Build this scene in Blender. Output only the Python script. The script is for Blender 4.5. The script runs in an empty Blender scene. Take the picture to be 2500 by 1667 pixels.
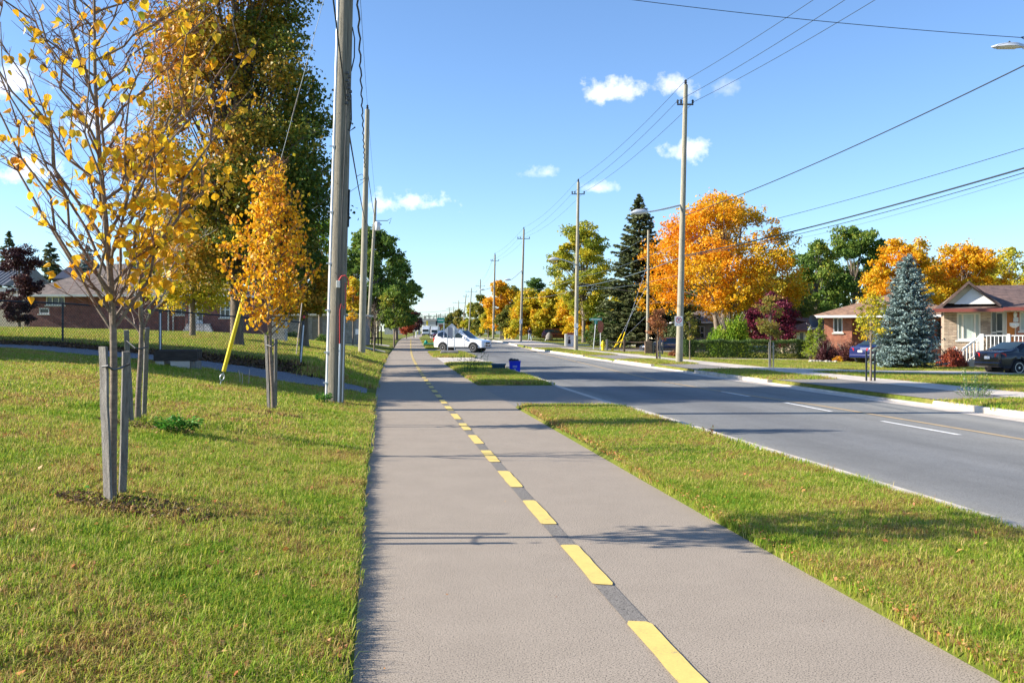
import bpy, math, random
import numpy as np
from mathutils import Vector, Matrix
R = math.radians
random.seed(7); rng = np.random.default_rng(7)
S = bpy.context.scene; COL = S.collection

# ------------------------------------------------------------------ camera, sky, sun
F = 2350.0; HZ = 808.0; EYE = 1.7
cam_d = bpy.data.cameras.new('camera'); cam = bpy.data.objects.new('camera', cam_d); COL.objects.link(cam)
cam.location = (0, 0, EYE); cam.rotation_euler = (R(90), 0, 0)
cam_d.sensor_width = 36; cam_d.lens = 36*F/2500; cam_d.shift_y = -(833.5-HZ)/2500
cam_d.clip_start = .05; cam_d.clip_end = 4000
S.camera = cam
SUN_EL = 26.0; SH = Vector((1.0, .04, 0)).normalized()      # direction in which shadows fall
world = bpy.data.worlds.new('World'); S.world = world; world.use_nodes = True
wn, wl = world.node_tree.nodes, world.node_tree.links
for n in list(wn): wn.remove(n)
def N(t, nodes, **kw):
    n = nodes.new(t)
    for k, v in kw.items(): setattr(n, k, v)
    return n
w_out = N('ShaderNodeOutputWorld', wn); w_bg = N('ShaderNodeBackground', wn)
sky = N('ShaderNodeTexSky', wn, sky_type='NISHITA', sun_disc=False)
sky.sun_elevation = R(SUN_EL); sky.sun_rotation = math.atan2(-SH.x, -SH.y)
sky.air_density = .85; sky.dust_density = .3; sky.ozone_density = 5.0
w_bg.inputs['Strength'].default_value = .11
wl.new(w_bg.outputs[0], w_out.inputs[0])
sun_d = bpy.data.lights.new('sun', 'SUN'); sun = bpy.data.objects.new('sun', sun_d); COL.objects.link(sun)
sun_d.energy = 5.0; sun_d.angle = R(.5); sun_d.color = (1, .91, .78)
sdir = Vector((SH.x, SH.y, -math.tan(R(SUN_EL))))
sun.rotation_euler = sdir.to_track_quat('-Z', 'Y').to_euler(); sun.location = (-30, 0, 30)
S.view_settings.view_transform = 'Standard'; S.view_settings.look = 'None'
S.view_settings.exposure = 1.2; S.view_settings.gamma = 1
# clouds: small cumulus in the sky, placed by direction
def wmath(op, a, b=None, c=None, clamp=False):
    m = N('ShaderNodeMath', wn, operation=op, use_clamp=clamp)
    for i, v in enumerate((a, b, c)):
        if v is None: continue
        if isinstance(v, (int, float)): m.inputs[i].default_value = v
        else: wl.new(v, m.inputs[i])
    return m.outputs[0]
tc = N('ShaderNodeTexCoord', wn); sx = N('ShaderNodeSeparateXYZ', wn); wl.new(tc.outputs['Generated'], sx.inputs[0])
yy = wmath('MAXIMUM', sx.outputs[1], .05)
U = wmath('DIVIDE', sx.outputs[0], yy); V = wmath('DIVIDE', sx.outputs[2], yy)
cb = N('ShaderNodeCombineXYZ', wn); wl.new(U, cb.inputs[0]); wl.new(V, cb.inputs[1])
nz = N('ShaderNodeTexNoise', wn); nz.inputs['Scale'].default_value = 30; nz.inputs['Detail'].default_value = 8; nz.inputs['Roughness'].default_value = .62
wl.new(cb.outputs[0], nz.inputs['Vector'])
mask = None
for (px, py, a, b, st) in [(1490,224,112,50,1.0), (1652,212,86,56,.8), (1704,366,104,42,.95), (985,492,160,46,1.0), (18,200,120,84,1.0),
                           (80,410,150,66,.95), (1330,424,90,26,.55), (1458,460,58,22,.6), (255,300,150,74,.6), (1775,222,60,40,.3)]:
    u0, v0 = (px-1250)/F, (HZ-py)/F
    du = wmath('MULTIPLY', wmath('SUBTRACT', U, u0), F/a)
    dv0 = wmath('SUBTRACT', V, v0)
    dv = wmath('MULTIPLY', dv0, F/b)
    dv = wmath('MULTIPLY', dv, wmath('SUBTRACT', 1.25, wmath('MULTIPLY', wmath('GREATER_THAN', dv0, 0.0), .35)))
    r = wmath('SQRT', wmath('ADD', wmath('MULTIPLY', du, du), wmath('MULTIPLY', dv, dv)))
    k = wmath('SUBTRACT', wmath('ADD', wmath('MULTIPLY', nz.outputs[0], 3.2), -.95), r)
    k = wmath('MULTIPLY', wmath('MULTIPLY', k, .85, clamp=True), st)
    mask = k if mask is None else wmath('MAXIMUM', mask, k)
shade = wmath('MULTIPLY_ADD', nz.outputs[0], .5, .75)
cc = N('ShaderNodeMixRGB', wn); cc.inputs[1].default_value = (5.2, 5.2, 6.3, 1); cc.inputs[2].default_value = (8.6, 8.0, 8.2, 1); wl.new(shade, cc.inputs[0])
mx = N('ShaderNodeMixRGB', wn); wl.new(mask, mx.inputs[0]); wl.new(sky.outputs[0], mx.inputs[1]); wl.new(cc.outputs[0], mx.inputs[2])
wl.new(mx.outputs[0], w_bg.inputs[0])

# ------------------------------------------------------------------ the lie of the land
_cY = [-60,-20,0,4.65,9.65,15.67,26.8,37.7,62,100,191,400,1500,3500]
_cX = [8.4,2.7,-.13,-.79,-1.5,-2.31,-3.81,-5.2,-8.1,-12.2,-21.7,-40,-139,-320]
def c_of(Y):
    w = min(.15*abs(Y), 20)+1
    return float(np.mean(np.interp(Y+np.linspace(-w, w, 9), _cY, _cX)))
def E(Y): return float(np.interp(Y, [0,90,125,160,240,400], [0,0,.35,.4,.15,0]))
_ls = [-300,-45,-20,-9.3,-6,-2.3,-1,-.02]
_LY = [0,26.8,28.5,60,110,200]
_L = np.array([[2.5,2.2,1.7,1.21,.94,.37,.17,.035],[2.5,2.2,1.7,1.21,.94,.37,.17,.035],[2.5,2.2,1.75,1.32,1.08,.77,.3,.035],
     [2.5,2.3,1.8,1.5,1.2,.6,.2,.035],[1.5,1.2,.8,.5,.4,.2,.1,.035],[.8,.5,.3,.2,.15,.1,.05,.035]])
_rs = [3.2,5.6,13.9,17.2,22,40,300]
_RY = [0,30,50,70,115,150]
_R = np.array([[.035,.035,.04,.06,0,-.1,-.2],[.035,.035,.04,.06,0,-.15,-.3],[.035,.035,.04,.06,-.12,-.3,-.4],
     [.035,.035,.04,.04,-.25,-.5,-.6],[.035,.035,.04,.0,-.35,-.6,-.6],[.035,.035,.04,.05,0,0,0]])
def bil(xs, ys, T, x, y):
    row = [float(np.interp(x, xs, T[i])) for i in range(len(ys))]
    return float(np.interp(y, ys, row))
ROAD_Z = -.1
GAPS = [(21.6,30.2),(50.5,62),(78,90)]         # drive crossings between path and road
def terr(X, Y):
    s = X-c_of(Y); e = E(Y)
    if s < -.02: return e+bil(_ls, _LY, _L, s, Y)
    if s < 3.2: return e
    if s < 5.7: return e+.035
    if s < 13.5: return e+ROAD_Z
    return e+bil(_rs, _RY, _R, s, Y)
def gxy(px, Y):
    X = (px-1250)/F*Y
    return Vector((X, Y, terr(X, Y)))
def W(px, py, Y): return Vector(((px-1250)/F*Y, Y, EYE-(py-HZ)/F*Y))
def flat(px, py, z=0.0):
    Y = (EYE-z)*F/(py-HZ); return ((px-1250)/F*Y, Y)

# ------------------------------------------------------------------ materials
def newmat(name):
    m = bpy.data.materials.new(name); m.use_nodes = True
    nt = m.node_tree; b = nt.nodes['Principled BSDF']
    return m, nt.nodes, nt.links, b
def ramp(nodes, stops):
    r = nodes.new('ShaderNodeValToRGB'); e = r.color_ramp.elements
    while len(e) < len(stops): e.new(.5)
    for el, (p, c) in zip(e, stops): el.position = p; el.color = (*c, 1)
    return r
def mat(name, col, rough=.7, var=.25, scale=6, bump=.0, bscale=60, metal=0, spec=.4, world_co=False, col2=None, stretch=None, coat=0):
    m, n, l, b = newmat(name)
    b.inputs['Roughness'].default_value = rough; b.inputs['Metallic'].default_value = metal
    b.inputs['Specular IOR Level'].default_value = spec; b.inputs['Coat Weight'].default_value = coat
    if world_co: co = n.new('ShaderNodeNewGeometry').outputs['Position']
    else: co = n.new('ShaderNodeTexCoord').outputs['Object']
    if stretch:
        mp = n.new('ShaderNodeMapping'); mp.inputs['Scale'].default_value = stretch; l.new(co, mp.inputs['Vector']); co = mp.outputs[0]
    nz = n.new('ShaderNodeTexNoise'); nz.inputs['Scale'].default_value = scale; nz.inputs['Detail'].default_value = 8; nz.inputs['Roughness'].default_value = .6
    l.new(co, nz.inputs['Vector'])
    c2 = col2 or tuple(c*(1-var) for c in col); c1 = col if col2 else tuple(min(1, c*(1+var)) for c in col)
    rp = ramp(n, [(.3, c2), (.7, c1)]); l.new(nz.outputs[0], rp.inputs[0]); l.new(rp.outputs[0], b.inputs['Base Color'])
    if bump:
        n2 = n.new('ShaderNodeTexNoise'); n2.inputs['Scale'].default_value = bscale; n2.inputs['Detail'].default_value = 5; l.new(co, n2.inputs['Vector'])
        bp = n.new('ShaderNodeBump'); bp.inputs['Strength'].default_value = bump; bp.inputs['Distance'].default_value = .02
        l.new(n2.outputs[0], bp.inputs['Height']); l.new(bp.outputs[0], b.inputs['Normal'])
    return m
def asphalt(name, col, speck=.5, streak=None, warm=(1,1,1), fine=115):
    m, n, l, b = newmat(name); b.inputs['Roughness'].default_value = .88; b.inputs['Specular IOR Level'].default_value = .25
    co = n.new('ShaderNodeNewGeometry').outputs['Position']
    def noise(sc, det=6, vec=co, ro=.6):
        t = n.new('ShaderNodeTexNoise'); t.inputs['Scale'].default_value = sc; t.inputs['Detail'].default_value = det; t.inputs['Roughness'].default_value = ro; l.new(vec, t.inputs['Vector']); return t.outputs[0]
    a = noise(1.7, 9, ro=.75); f = noise(fine, 2); g = noise(48, 8, ro=.9)
    r1 = ramp(n, [(.3, tuple(c*.9 for c in col)), (.7, tuple(c*1.06 for c in col))]); l.new(a, r1.inputs[0])
    r2 = ramp(n, [(.36, (1-speck,)*3), (.46, (1,)*3), (.58, (1.02,)*3), (.68, (1+speck*.5,)*3)]); l.new(f, r2.inputs[0])
    r3 = ramp(n, [(.30, (1-speck*.9,)*3), (.44, (.98,)*3), (.62, (1.0,)*3), (.72, (1+speck*.35,)*3)]); l.new(g, r3.inputs[0])
    m1 = n.new('ShaderNodeMixRGB'); m1.blend_type = 'MULTIPLY'; m1.inputs[0].default_value = 1; l.new(r1.outputs[0], m1.inputs[1]); l.new(r2.outputs[0], m1.inputs[2])
    m2 = n.new('ShaderNodeMixRGB'); m2.blend_type = 'MULTIPLY'; m2.inputs[0].default_value = 1; l.new(m1.outputs[0], m2.inputs[1]); l.new(r3.outputs[0], m2.inputs[2])
    last = m2.outputs[0]
    if streak:                                   # tyre-polished lanes and dusty gutters, laid along the road by its own uv
        uv = n.new('ShaderNodeUVMap').outputs[0]
        sp = n.new('ShaderNodeSeparateXYZ'); l.new(uv, sp.inputs[0])
        mp = n.new('ShaderNodeMapping'); mp.inputs['Scale'].default_value = (3, .05, 1); l.new(uv, mp.inputs['Vector'])
        t = noise(2.2, 5, mp.outputs[0])
        r4 = ramp(n, [(.3, (.84,)*3), (.7, (1.2,)*3)]); l.new(t, r4.inputs[0])
        m3 = n.new('ShaderNodeMixRGB'); m3.blend_type = 'MULTIPLY'; m3.inputs[0].default_value = 1; l.new(last, m3.inputs[1]); l.new(r4.outputs[0], m3.inputs[2])
        r5 = ramp(n, streak); l.new(sp.outputs[0], r5.inputs[0])
        m4 = n.new('ShaderNodeMixRGB'); m4.blend_type = 'MULTIPLY'; m4.inputs[0].default_value = 1; l.new(m3.outputs[0], m4.inputs[1]); l.new(r5.outputs[0], m4.inputs[2])
        last = m4.outputs[0]
    l.new(last, b.inputs['Base Color'])
    bp = n.new('ShaderNodeBump'); bp.inputs['Strength'].default_value = .22; bp.inputs['Distance'].default_value = .003
    l.new(f, bp.inputs['Height']); l.new(bp.outputs[0], b.inputs['Normal'])
    return m
def leafmat(name, stops, trans=.3, rough=.5, objrand=0):
    m, n, l, b = newmat(name); b.inputs['Roughness'].default_value = rough; b.inputs['Specular IOR Level'].default_value = .25
    at = n.new('ShaderNodeAttribute'); at.attribute_name = 'tint'
    fac = at.outputs['Fac']
    if objrand:
        oi = n.new('ShaderNodeObjectInfo'); fac = oi.outputs['Random']
    rp = ramp(n, stops); l.new(fac, rp.inputs[0]); l.new(rp.outputs[0], b.inputs['Base Color'])
    tr = n.new('ShaderNodeBsdfTranslucent'); l.new(rp.outputs[0], tr.inputs[0])
    mx = n.new('ShaderNodeMixShader'); mx.inputs[0].default_value = trans
    l.new(b.outputs[0], mx.inputs[1]); l.new(tr.outputs[0], mx.inputs[2]); l.new(mx.outputs[0], n['Material Output'].inputs[0])
    return m
def brick(name, c1, c2, mortar, w=.22, h=.075, bump=.4):
    m, n, l, b = newmat(name); b.inputs['Roughness'].default_value = .85
    co = n.new('ShaderNodeTexCoord').outputs['Object']
    sp = n.new('ShaderNodeSeparateXYZ'); l.new(co, sp.inputs[0])
    ad = n.new('ShaderNodeMath'); l.new(sp.outputs[0], ad.inputs[0]); l.new(sp.outputs[1], ad.inputs[1])
    cx = n.new('ShaderNodeCombineXYZ'); l.new(ad.outputs[0], cx.inputs[0]); l.new(sp.outputs[2], cx.inputs[1])
    t = n.new('ShaderNodeTexBrick'); t.inputs['Scale'].default_value = 1; t.inputs['Brick Width'].default_value = w; t.inputs['Row Height'].default_value = h
    t.inputs['Mortar Size'].default_value = .008; t.inputs['Bias'].default_value = 0
    t.inputs['Color1'].default_value = (*c1, 1); t.inputs['Color2'].default_value = (*c2, 1); t.inputs['Mortar'].default_value = (*mortar, 1)
    l.new(cx.outputs[0], t.inputs['Vector'])
    nz = n.new('ShaderNodeTexNoise'); nz.inputs['Scale'].default_value = 3; nz.inputs['Detail'].default_value = 8; l.new(co, nz.inputs['Vector'])
    r = ramp(n, [(.3, (.7,)*3), (.7, (1.25,)*3)]); l.new(nz.outputs[0], r.inputs[0])
    mm = n.new('ShaderNodeMixRGB'); mm.blend_type = 'MULTIPLY'; mm.inputs[0].default_value = 1; l.new(t.outputs[0], mm.inputs[1]); l.new(r.outputs[0], mm.inputs[2])
    l.new(mm.outputs[0], b.inputs['Base Color'])
    bp = n.new('ShaderNodeBump'); bp.inputs['Strength'].default_value = bump; bp.inputs['Distance'].default_value = .01; bp.invert = True
    l.new(t.outputs['Fac'], bp.inputs['Height']); l.new(bp.outputs[0], b.inputs['Normal'])
    return m
def glassmat(name, col=(.03,.045,.05), rough=.05):
    m, n, l, b = newmat(name); b.inputs['Base Color'].default_value = (*col, 1); b.inputs['Roughness'].default_value = rough
    b.inputs['Specular IOR Level'].default_value = .5
    return m
def lawnmat(name):
    m, n, l, b = newmat(name); b.inputs['Roughness'].default_value = .95; b.inputs['Specular IOR Level'].default_value = .1
    co = n.new('ShaderNodeNewGeometry').outputs['Position']
    def noise(sc, det=6, ro=.6):
        t = n.new('ShaderNodeTexNoise'); t.inputs['Scale'].default_value = sc; t.inputs['Detail'].default_value = det; t.inputs['Roughness'].default_value = ro; l.new(co, t.inputs['Vector']); return t.outputs[0]
    a = noise(.35, 5, .65); f = noise(9, 8, .75)
    r1 = ramp(n, [(.35, (.10,.155,.018)), (.5, (.16,.18,.028)), (.66, (.23,.19,.06))]); l.new(a, r1.inputs[0])
    r2 = ramp(n, [(.3, (.5,)*3), (.62, (1.3,)*3)]); l.new(f, r2.inputs[0])
    mm = n.new('ShaderNodeMixRGB'); mm.blend_type = 'MULTIPLY'; mm.inputs[0].default_value = 1; l.new(r1.outputs[0], mm.inputs[1]); l.new(r2.outputs[0], mm.inputs[2])
    l.new(mm.outputs[0], b.inputs['Base Color'])
    bp = n.new('ShaderNodeBump'); bp.inputs['Strength'].default_value = .8; bp.inputs['Distance'].default_value = .06
    l.new(noise(25, 5, .8), bp.inputs['Height']); l.new(bp.outputs[0], b.inputs['Normal'])
    return m
def grassblade(name, base=0.0):
    m, n, l, b = newmat(name); b.inputs['Roughness'].default_value = .6; b.inputs['Specular IOR Level'].default_value = .2
    co = n.new('ShaderNodeNewGeometry').outputs['Position']
    t = n.new('ShaderNodeTexNoise'); t.inputs['Scale'].default_value = .8; t.inputs['Detail'].default_value = 6; t.inputs['Roughness'].default_value = .72; l.new(co, t.inputs['Vector'])
    at = n.new('ShaderNodeAttribute'); at.attribute_name = 'tint'
    a = n.new('ShaderNodeMath'); a.operation = 'MULTIPLY_ADD'; a.inputs[1].default_value = .75; a.inputs[2].default_value = -.34+base
    l.new(at.outputs['Fac'], a.inputs[0])
    ad = n.new('ShaderNodeMath'); tm = n.new('ShaderNodeMath'); tm.operation = 'MULTIPLY_ADD'; tm.inputs[1].default_value = 2.4; tm.inputs[2].default_value = -.66; l.new(t.outputs[0], tm.inputs[0])
    l.new(a.outputs[0], ad.inputs[0]); l.new(tm.outputs[0], ad.inputs[1])
    rp = ramp(n, [(.05, (.15,.29,.02)), (.38, (.29,.41,.03)), (.60, (.46,.46,.06)), (.82, (.62,.50,.19)), (.98, (.38,.21,.08))])
    l.new(ad.outputs[0], rp.inputs[0]); l.new(rp.outputs[0], b.inputs['Base Color'])
    tr = n.new('ShaderNodeBsdfTranslucent'); l.new(rp.outputs[0], tr.inputs[0])
    mx = n.new('ShaderNodeMixShader'); mx.inputs[0].default_value = .45
    l.new(b.outputs[0], mx.inputs[1]); l.new(tr.outputs[0], mx.inputs[2]); l.new(mx.outputs[0], n['Material Output'].inputs[0])
    return m

M = {}
M['lawn'] = lawnmat('lawn_soil'); M['blade'] = grassblade('grass_blades')
M['path'] = asphalt('path_asphalt', (.335,.285,.228), .85)
M['road'] = asphalt('road_asphalt', (.20,.202,.196), .5, streak=[(0,(1.9,1.75,1.6)),(.03,(1.35,1.3,1.2)),(.1,(1,1,1)),(.3,(.86,.87,.9)),(.5,(1.02,)*3),(.64,(1.18,1.16,1.12)),(.74,(.95,)*3),(.84,(1.3,1.27,1.2)),(.93,(1.1,)*3),(1,(1.7,1.65,1.55))])
M['drive'] = asphalt('drive_asphalt', (.26,.24,.215), .5)
M['patch'] = asphalt('worn_line_strip', (.205,.19,.17), .8)
M['gravel'] = asphalt('loose_gravel', (.20,.21,.225), .9, fine=60)
M['conc'] = mat('pale_concrete', (.53,.475,.41), .9, .2, 2.5, .2, 90, world_co=True)
M['kerb'] = mat('kerb_concrete', (.52,.47,.40), .9, .3, 2.2, .2, 60, world_co=True)
def paint(name, col, under, wear=.40):
    m, n, l, b = newmat(name); b.inputs['Roughness'].default_value = .75
    co = n.new('ShaderNodeNewGeometry').outputs['Position']
    t = n.new('ShaderNodeTexNoise'); t.inputs['Scale'].default_value = 60; t.inputs['Detail'].default_value = 6; t.inputs['Roughness'].default_value = .8; l.new(co, t.inputs['Vector'])
    t2 = n.new('ShaderNodeTexNoise'); t2.inputs['Scale'].default_value = 5; l.new(co, t2.inputs['Vector'])
    a = n.new('ShaderNodeMath'); a.operation = 'MULTIPLY_ADD'; a.inputs[1].default_value = .45; l.new(t2.outputs[0], a.inputs[0]); l.new(t.outputs[0], a.inputs[2])
    r = ramp(n, [(wear+.13, under), (wear+.19, tuple(c*.86 for c in col)), (.85, col)]); l.new(a.outputs[0], r.inputs[0]); l.new(r.outputs[0], b.inputs['Base Color'])
    bp = n.new('ShaderNodeBump'); bp.inputs['Strength'].default_value = .4; bp.inputs['Distance'].default_value = .003; l.new(t.outputs[0], bp.inputs['Height']); l.new(bp.outputs[0], b.inputs['Normal'])
    return m
M['yellowpaint'] = paint('yellow_line_paint', (.72,.53,.15), (.30,.25,.15))
M['whitepaint'] = mat('white_line_paint', (.72,.72,.70), .7, .15, 5, 0, world_co=True)
M['amberpaint'] = paint('worn_amber_paint', (.50,.36,.19), (.24,.22,.19), .44)
M['pole'] = mat('treated_pole_wood', (.42,.385,.28), .85, .0, 5, .6, 40, col2=(.20,.19,.155), stretch=(6,6,.35))
M['pole_near'] = mat('dark_grained_pole_wood', (.33,.30,.235), .9, .0, 5, .9, 40, col2=(.11,.105,.085), stretch=(9,9,.22))
M['pole_far'] = mat('weathered_pole_wood', (.27,.245,.19), .9, .3, 3, stretch=(5,5,.4))
M['galv'] = mat('galvanised_steel', (.62,.65,.68), .45, .12, 4, metal=.35)
M['darkmetal'] = mat('dark_metal', (.045,.05,.055), .5, .2, 5, metal=.3)
M['cable'] = mat('black_cable', (.018,.026,.032), .6, .1, 5)
M['wire'] = mat('bare_wire', (.10,.14,.17), .5, .1, 5, metal=.2)
M['stake'] = mat('grey_weathered_timber', (.30,.28,.25), .9, 0, 5, .8, 30, col2=(.12,.112,.105), stretch=(9,9,.8))
M['bark'] = mat('smooth_young_bark', (.26,.20,.15), .85, 0, 8, .5, 50, col2=(.12,.09,.07), stretch=(2,2,5))
M['twig'] = mat('red_brown_twig', (.17,.085,.06), .7, .3, 8)
M['paletwig'] = mat('pale_dry_twig', (.46,.38,.31), .8, .25, 8)
M['bigbark'] = mat('rough_dark_bark', (.13,.105,.08), .95, .45, 3, .8, 12, stretch=(3,3,.7))
M['redcord'] = mat('red_cord', (.65,.05,.05), .6, .1, 5)
M['yguard'] = mat('yellow_plastic', (.80,.58,.01), .45, .12, 3)
M['white'] = mat('white_paint', (.78,.78,.76), .55, .08, 2)
M['offwhite'] = mat('cream_trim', (.68,.66,.58), .6, .08, 2)
M['black'] = mat('black_paint', (.012,.013,.016), .4, .1, 3)
M['rubber'] = mat('tyre_rubber', (.02,.02,.021), .85, .2, 8)
M['alloy'] = mat('wheel_alloy', (.6,.6,.6), .3, .06, 3, metal=.7)
M['chrome'] = mat('chrome', (.75,.76,.78), .12, .02, 3, metal=1)
M['glass'] = glassmat('window_glass'); M['carglass'] = glassmat('car_glass', (.02,.035,.045))
M['curtain'] = mat('pale_curtain', (.42,.50,.46), .8, .2, 3, stretch=(12,12,.2), coat=.6)
M['redlens'] = glassmat('red_tail_lens', (.5,.01,.01), .2)
M['clearlens'] = glassmat('clear_headlamp_lens', (.55,.58,.6), .1)
M['redbrick'] = brick('dark_red_brick', (.27,.075,.05), (.17,.042,.034), (.24,.19,.17))
M['orangebrick'] = brick('orange_red_brick', (.43,.14,.065), (.32,.085,.045), (.36,.24,.18))
M['stone'] = brick('buff_split_stone', (.50,.40,.29), (.30,.22,.16), (.22,.18,.15), .42, .085, .9)
M['whitebrick'] = brick('white_washed_brick', (.62,.60,.57), (.48,.47,.45), (.24,.23,.22), .24, .08, .9)
M['block'] = brick('grey_concrete_block', (.36,.34,.32), (.28,.27,.26), (.2,.2,.2), .4, .2)
M['shingle'] = brick('brown_grey_shingle', (.25,.19,.16), (.17,.135,.115), (.07,.06,.055), .32, .05, .8)
M['shingle_tan'] = brick('tan_shingle', (.38,.22,.125), (.29,.165,.10), (.2,.12,.08), .32, .05, .6)
M['shingle_red'] = brick('red_brown_shingle', (.23,.11,.085), (.17,.085,.07), (.10,.05,.04), .32, .05, .6)
M['shingle_brown'] = brick('dark_brown_shingle', (.18,.115,.095), (.125,.085,.075), (.08,.05,.045), .32, .05, .8)
M['fascia_red'] = mat('red_brown_fascia', (.22,.06,.045), .5, .1, 3)
M['wooddoor'] = mat('varnished_door', (.62,.22,.03), .4, .2, 2, stretch=(8,8,.5))
M['darkroof'] = mat('dark_slate_roof', (.03,.04,.07), .6, .2, 4)
M['metalroof'] = mat('grey_metal_roof', (.19,.19,.19), .45, .1, 4, metal=.4)
M['creamwall'] = mat('cream_wall', (.72,.60,.42), .8, .08, 2)
M['greysiding'] = mat('taupe_siding', (.27,.24,.20), .8, .15, 3)
M['timberdark'] = mat('dark_timber', (.05,.04,.033), .9, .4, 5, .5, 30, stretch=(1,6,6))
M['rail'] = mat('brown_rail_timber', (.20,.135,.09), .9, .4, 5, .4, 30)
M['hydrant'] = mat('yellow_hydrant_paint', (.85,.62,.02), .5, .1, 4)
M['green'] = mat('sign_green', (.0,.27,.20), .5, .1, 3)
M['signback'] = mat('sign_back_aluminium', (.52,.55,.62), .4, .06, 3, metal=.15)
M['signgrey'] = mat('grey_sign_panel', (.27,.29,.36), .6, .05, 3)
M['rust'] = mat('rusty_red_sign_back', (.26,.09,.06), .7, .3, 5)
M['bluebin'] = mat('blue_plastic', (.005,.03,.60), .4, .1, 3)
M['slatebin'] = mat('slate_blue_plastic', (.02,.07,.12), .4, .1, 3)
M['carwhite'] = mat('white_car_paint', (.80,.81,.84), .25, .02, 2, coat=.8)
M['carblack'] = mat('blue_black_car_paint', (.004,.005,.014), .22, .05, 2, coat=.35, spec=.4)
M['carblue'] = mat('deep_blue_car_paint', (.004,.010,.085), .25, .05, 2, coat=.35)
M['carred'] = mat('dark_red_car_paint', (.10,.012,.014), .25, .05, 2, coat=1)
M['carteal'] = mat('navy_car_paint', (.01,.03,.10), .25, .05, 2, coat=1)
M['skin'] = mat('skin', (.50,.32,.24), .6, .05, 4); M['jean'] = mat('pale_jeans', (.33,.42,.46), .8, .15, 6)
M['jacket'] = mat('dark_navy_jacket', (.02,.02,.035), .8, .2, 6); M['hair'] = mat('brown_hair', (.05,.03,.02), .8, .2, 9)
M['bark2'] = mat('grey_brown_bark', (.19,.155,.12), .95, .35, 3, .5, 14, stretch=(3,3,.7))
# foliage palettes
M['L_gold'] = leafmat('gold_sapling_leaves', [(0,(.42,.45,.03)),(.22,(.78,.53,.03)),(.6,(.85,.47,.02)),(1,(.72,.29,.015))], .4, objrand=1)
M['L_goldm'] = leafmat('gold_leaf_mass', [(0,(.42,.45,.03)),(.22,(.78,.53,.03)),(.6,(.85,.47,.02)),(1,(.72,.29,.015))], .4)
M['L_amber'] = leafmat('amber_leaf_mass', [(0,(.52,.46,.03)),(.35,(.82,.53,.02)),(.75,(.82,.41,.015)),(1,(.62,.22,.02))], .4)
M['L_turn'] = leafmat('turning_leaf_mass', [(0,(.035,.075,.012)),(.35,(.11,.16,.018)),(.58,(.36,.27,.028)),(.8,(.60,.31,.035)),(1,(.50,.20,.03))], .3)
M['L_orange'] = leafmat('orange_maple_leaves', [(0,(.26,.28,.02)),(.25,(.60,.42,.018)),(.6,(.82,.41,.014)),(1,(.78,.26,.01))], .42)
M['L_yellow'] = leafmat('yellow_green_leaves', [(0,(.16,.22,.025)),(.4,(.42,.42,.035)),(.75,(.74,.52,.025)),(1,(.72,.32,.03))], .42)
M['L_green'] = leafmat('mid_green_leaves', [(0,(.045,.10,.022)),(.5,(.12,.21,.038)),(.85,(.25,.32,.045)),(1,(.42,.36,.05))], .42)
M['L_olive'] = leafmat('olive_leaves', [(0,(.07,.09,.018)),(.5,(.17,.19,.032)),(.85,(.32,.27,.045)),(1,(.42,.23,.055))], .4)
M['L_lime'] = leafmat('lime_weeping_leaves', [(0,(.07,.16,.012)),(.5,(.22,.36,.02)),(1,(.48,.50,.04))], .4)
M['L_spruce'] = leafmat('spruce_needles', [(0,(.035,.06,.025)),(.5,(.09,.125,.05)),(1,(.19,.20,.08))], .2)
M['L_blue'] = leafmat('blue_spruce_needles', [(0,(.09,.15,.14)),(.5,(.19,.28,.27)),(1,(.33,.43,.41))], .12)
M['L_purple'] = leafmat('purple_leaves', [(0,(.05,.008,.018)),(.6,(.17,.02,.045)),(1,(.30,.05,.08))], .25)
M['L_darkpurple'] = leafmat('dark_plum_leaves', [(0,(.02,.008,.012)),(.6,(.055,.02,.025)),(1,(.16,.06,.04))], .2)
M['L_red'] = leafmat('russet_leaves', [(0,(.16,.035,.03)),(.6,(.36,.075,.045)),(1,(.50,.15,.05))], .3)
M['L_rust'] = leafmat('rust_leaves', [(0,(.22,.08,.04)),(.6,(.42,.17,.07)),(1,(.52,.28,.08))], .3)
M['L_plum'] = leafmat('plum_hedge_leaves', [(0,(.035,.012,.018)),(.6,(.12,.035,.04)),(1,(.28,.12,.06))], .2)
M['L_hedge'] = leafmat('clipped_hedge_leaves', [(0,(.03,.07,.018)),(.6,(.09,.15,.035)),(1,(.20,.25,.06))], .3)
M['L_weed'] = leafmat('fresh_weed_leaves', [(0,(.04,.18,.02)),(.6,(.08,.27,.03)),(1,(.2,.35,.05))], .3)
M['L_paleweed'] = leafmat('grey_green_weed_leaves', [(0,(.12,.17,.08)),(.6,(.26,.31,.18)),(1,(.42,.42,.26))], .3)
M['L_fallen'] = leafmat('fallen_dry_leaves', [(0,(.38,.12,.05)),(.5,(.50,.22,.06)),(1,(.58,.38,.16))], .2)
M['L_litter'] = leafmat('brown_leaf_litter', [(0,(.05,.03,.02)),(.5,(.13,.075,.04)),(1,(.30,.17,.07))], .1)

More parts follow.
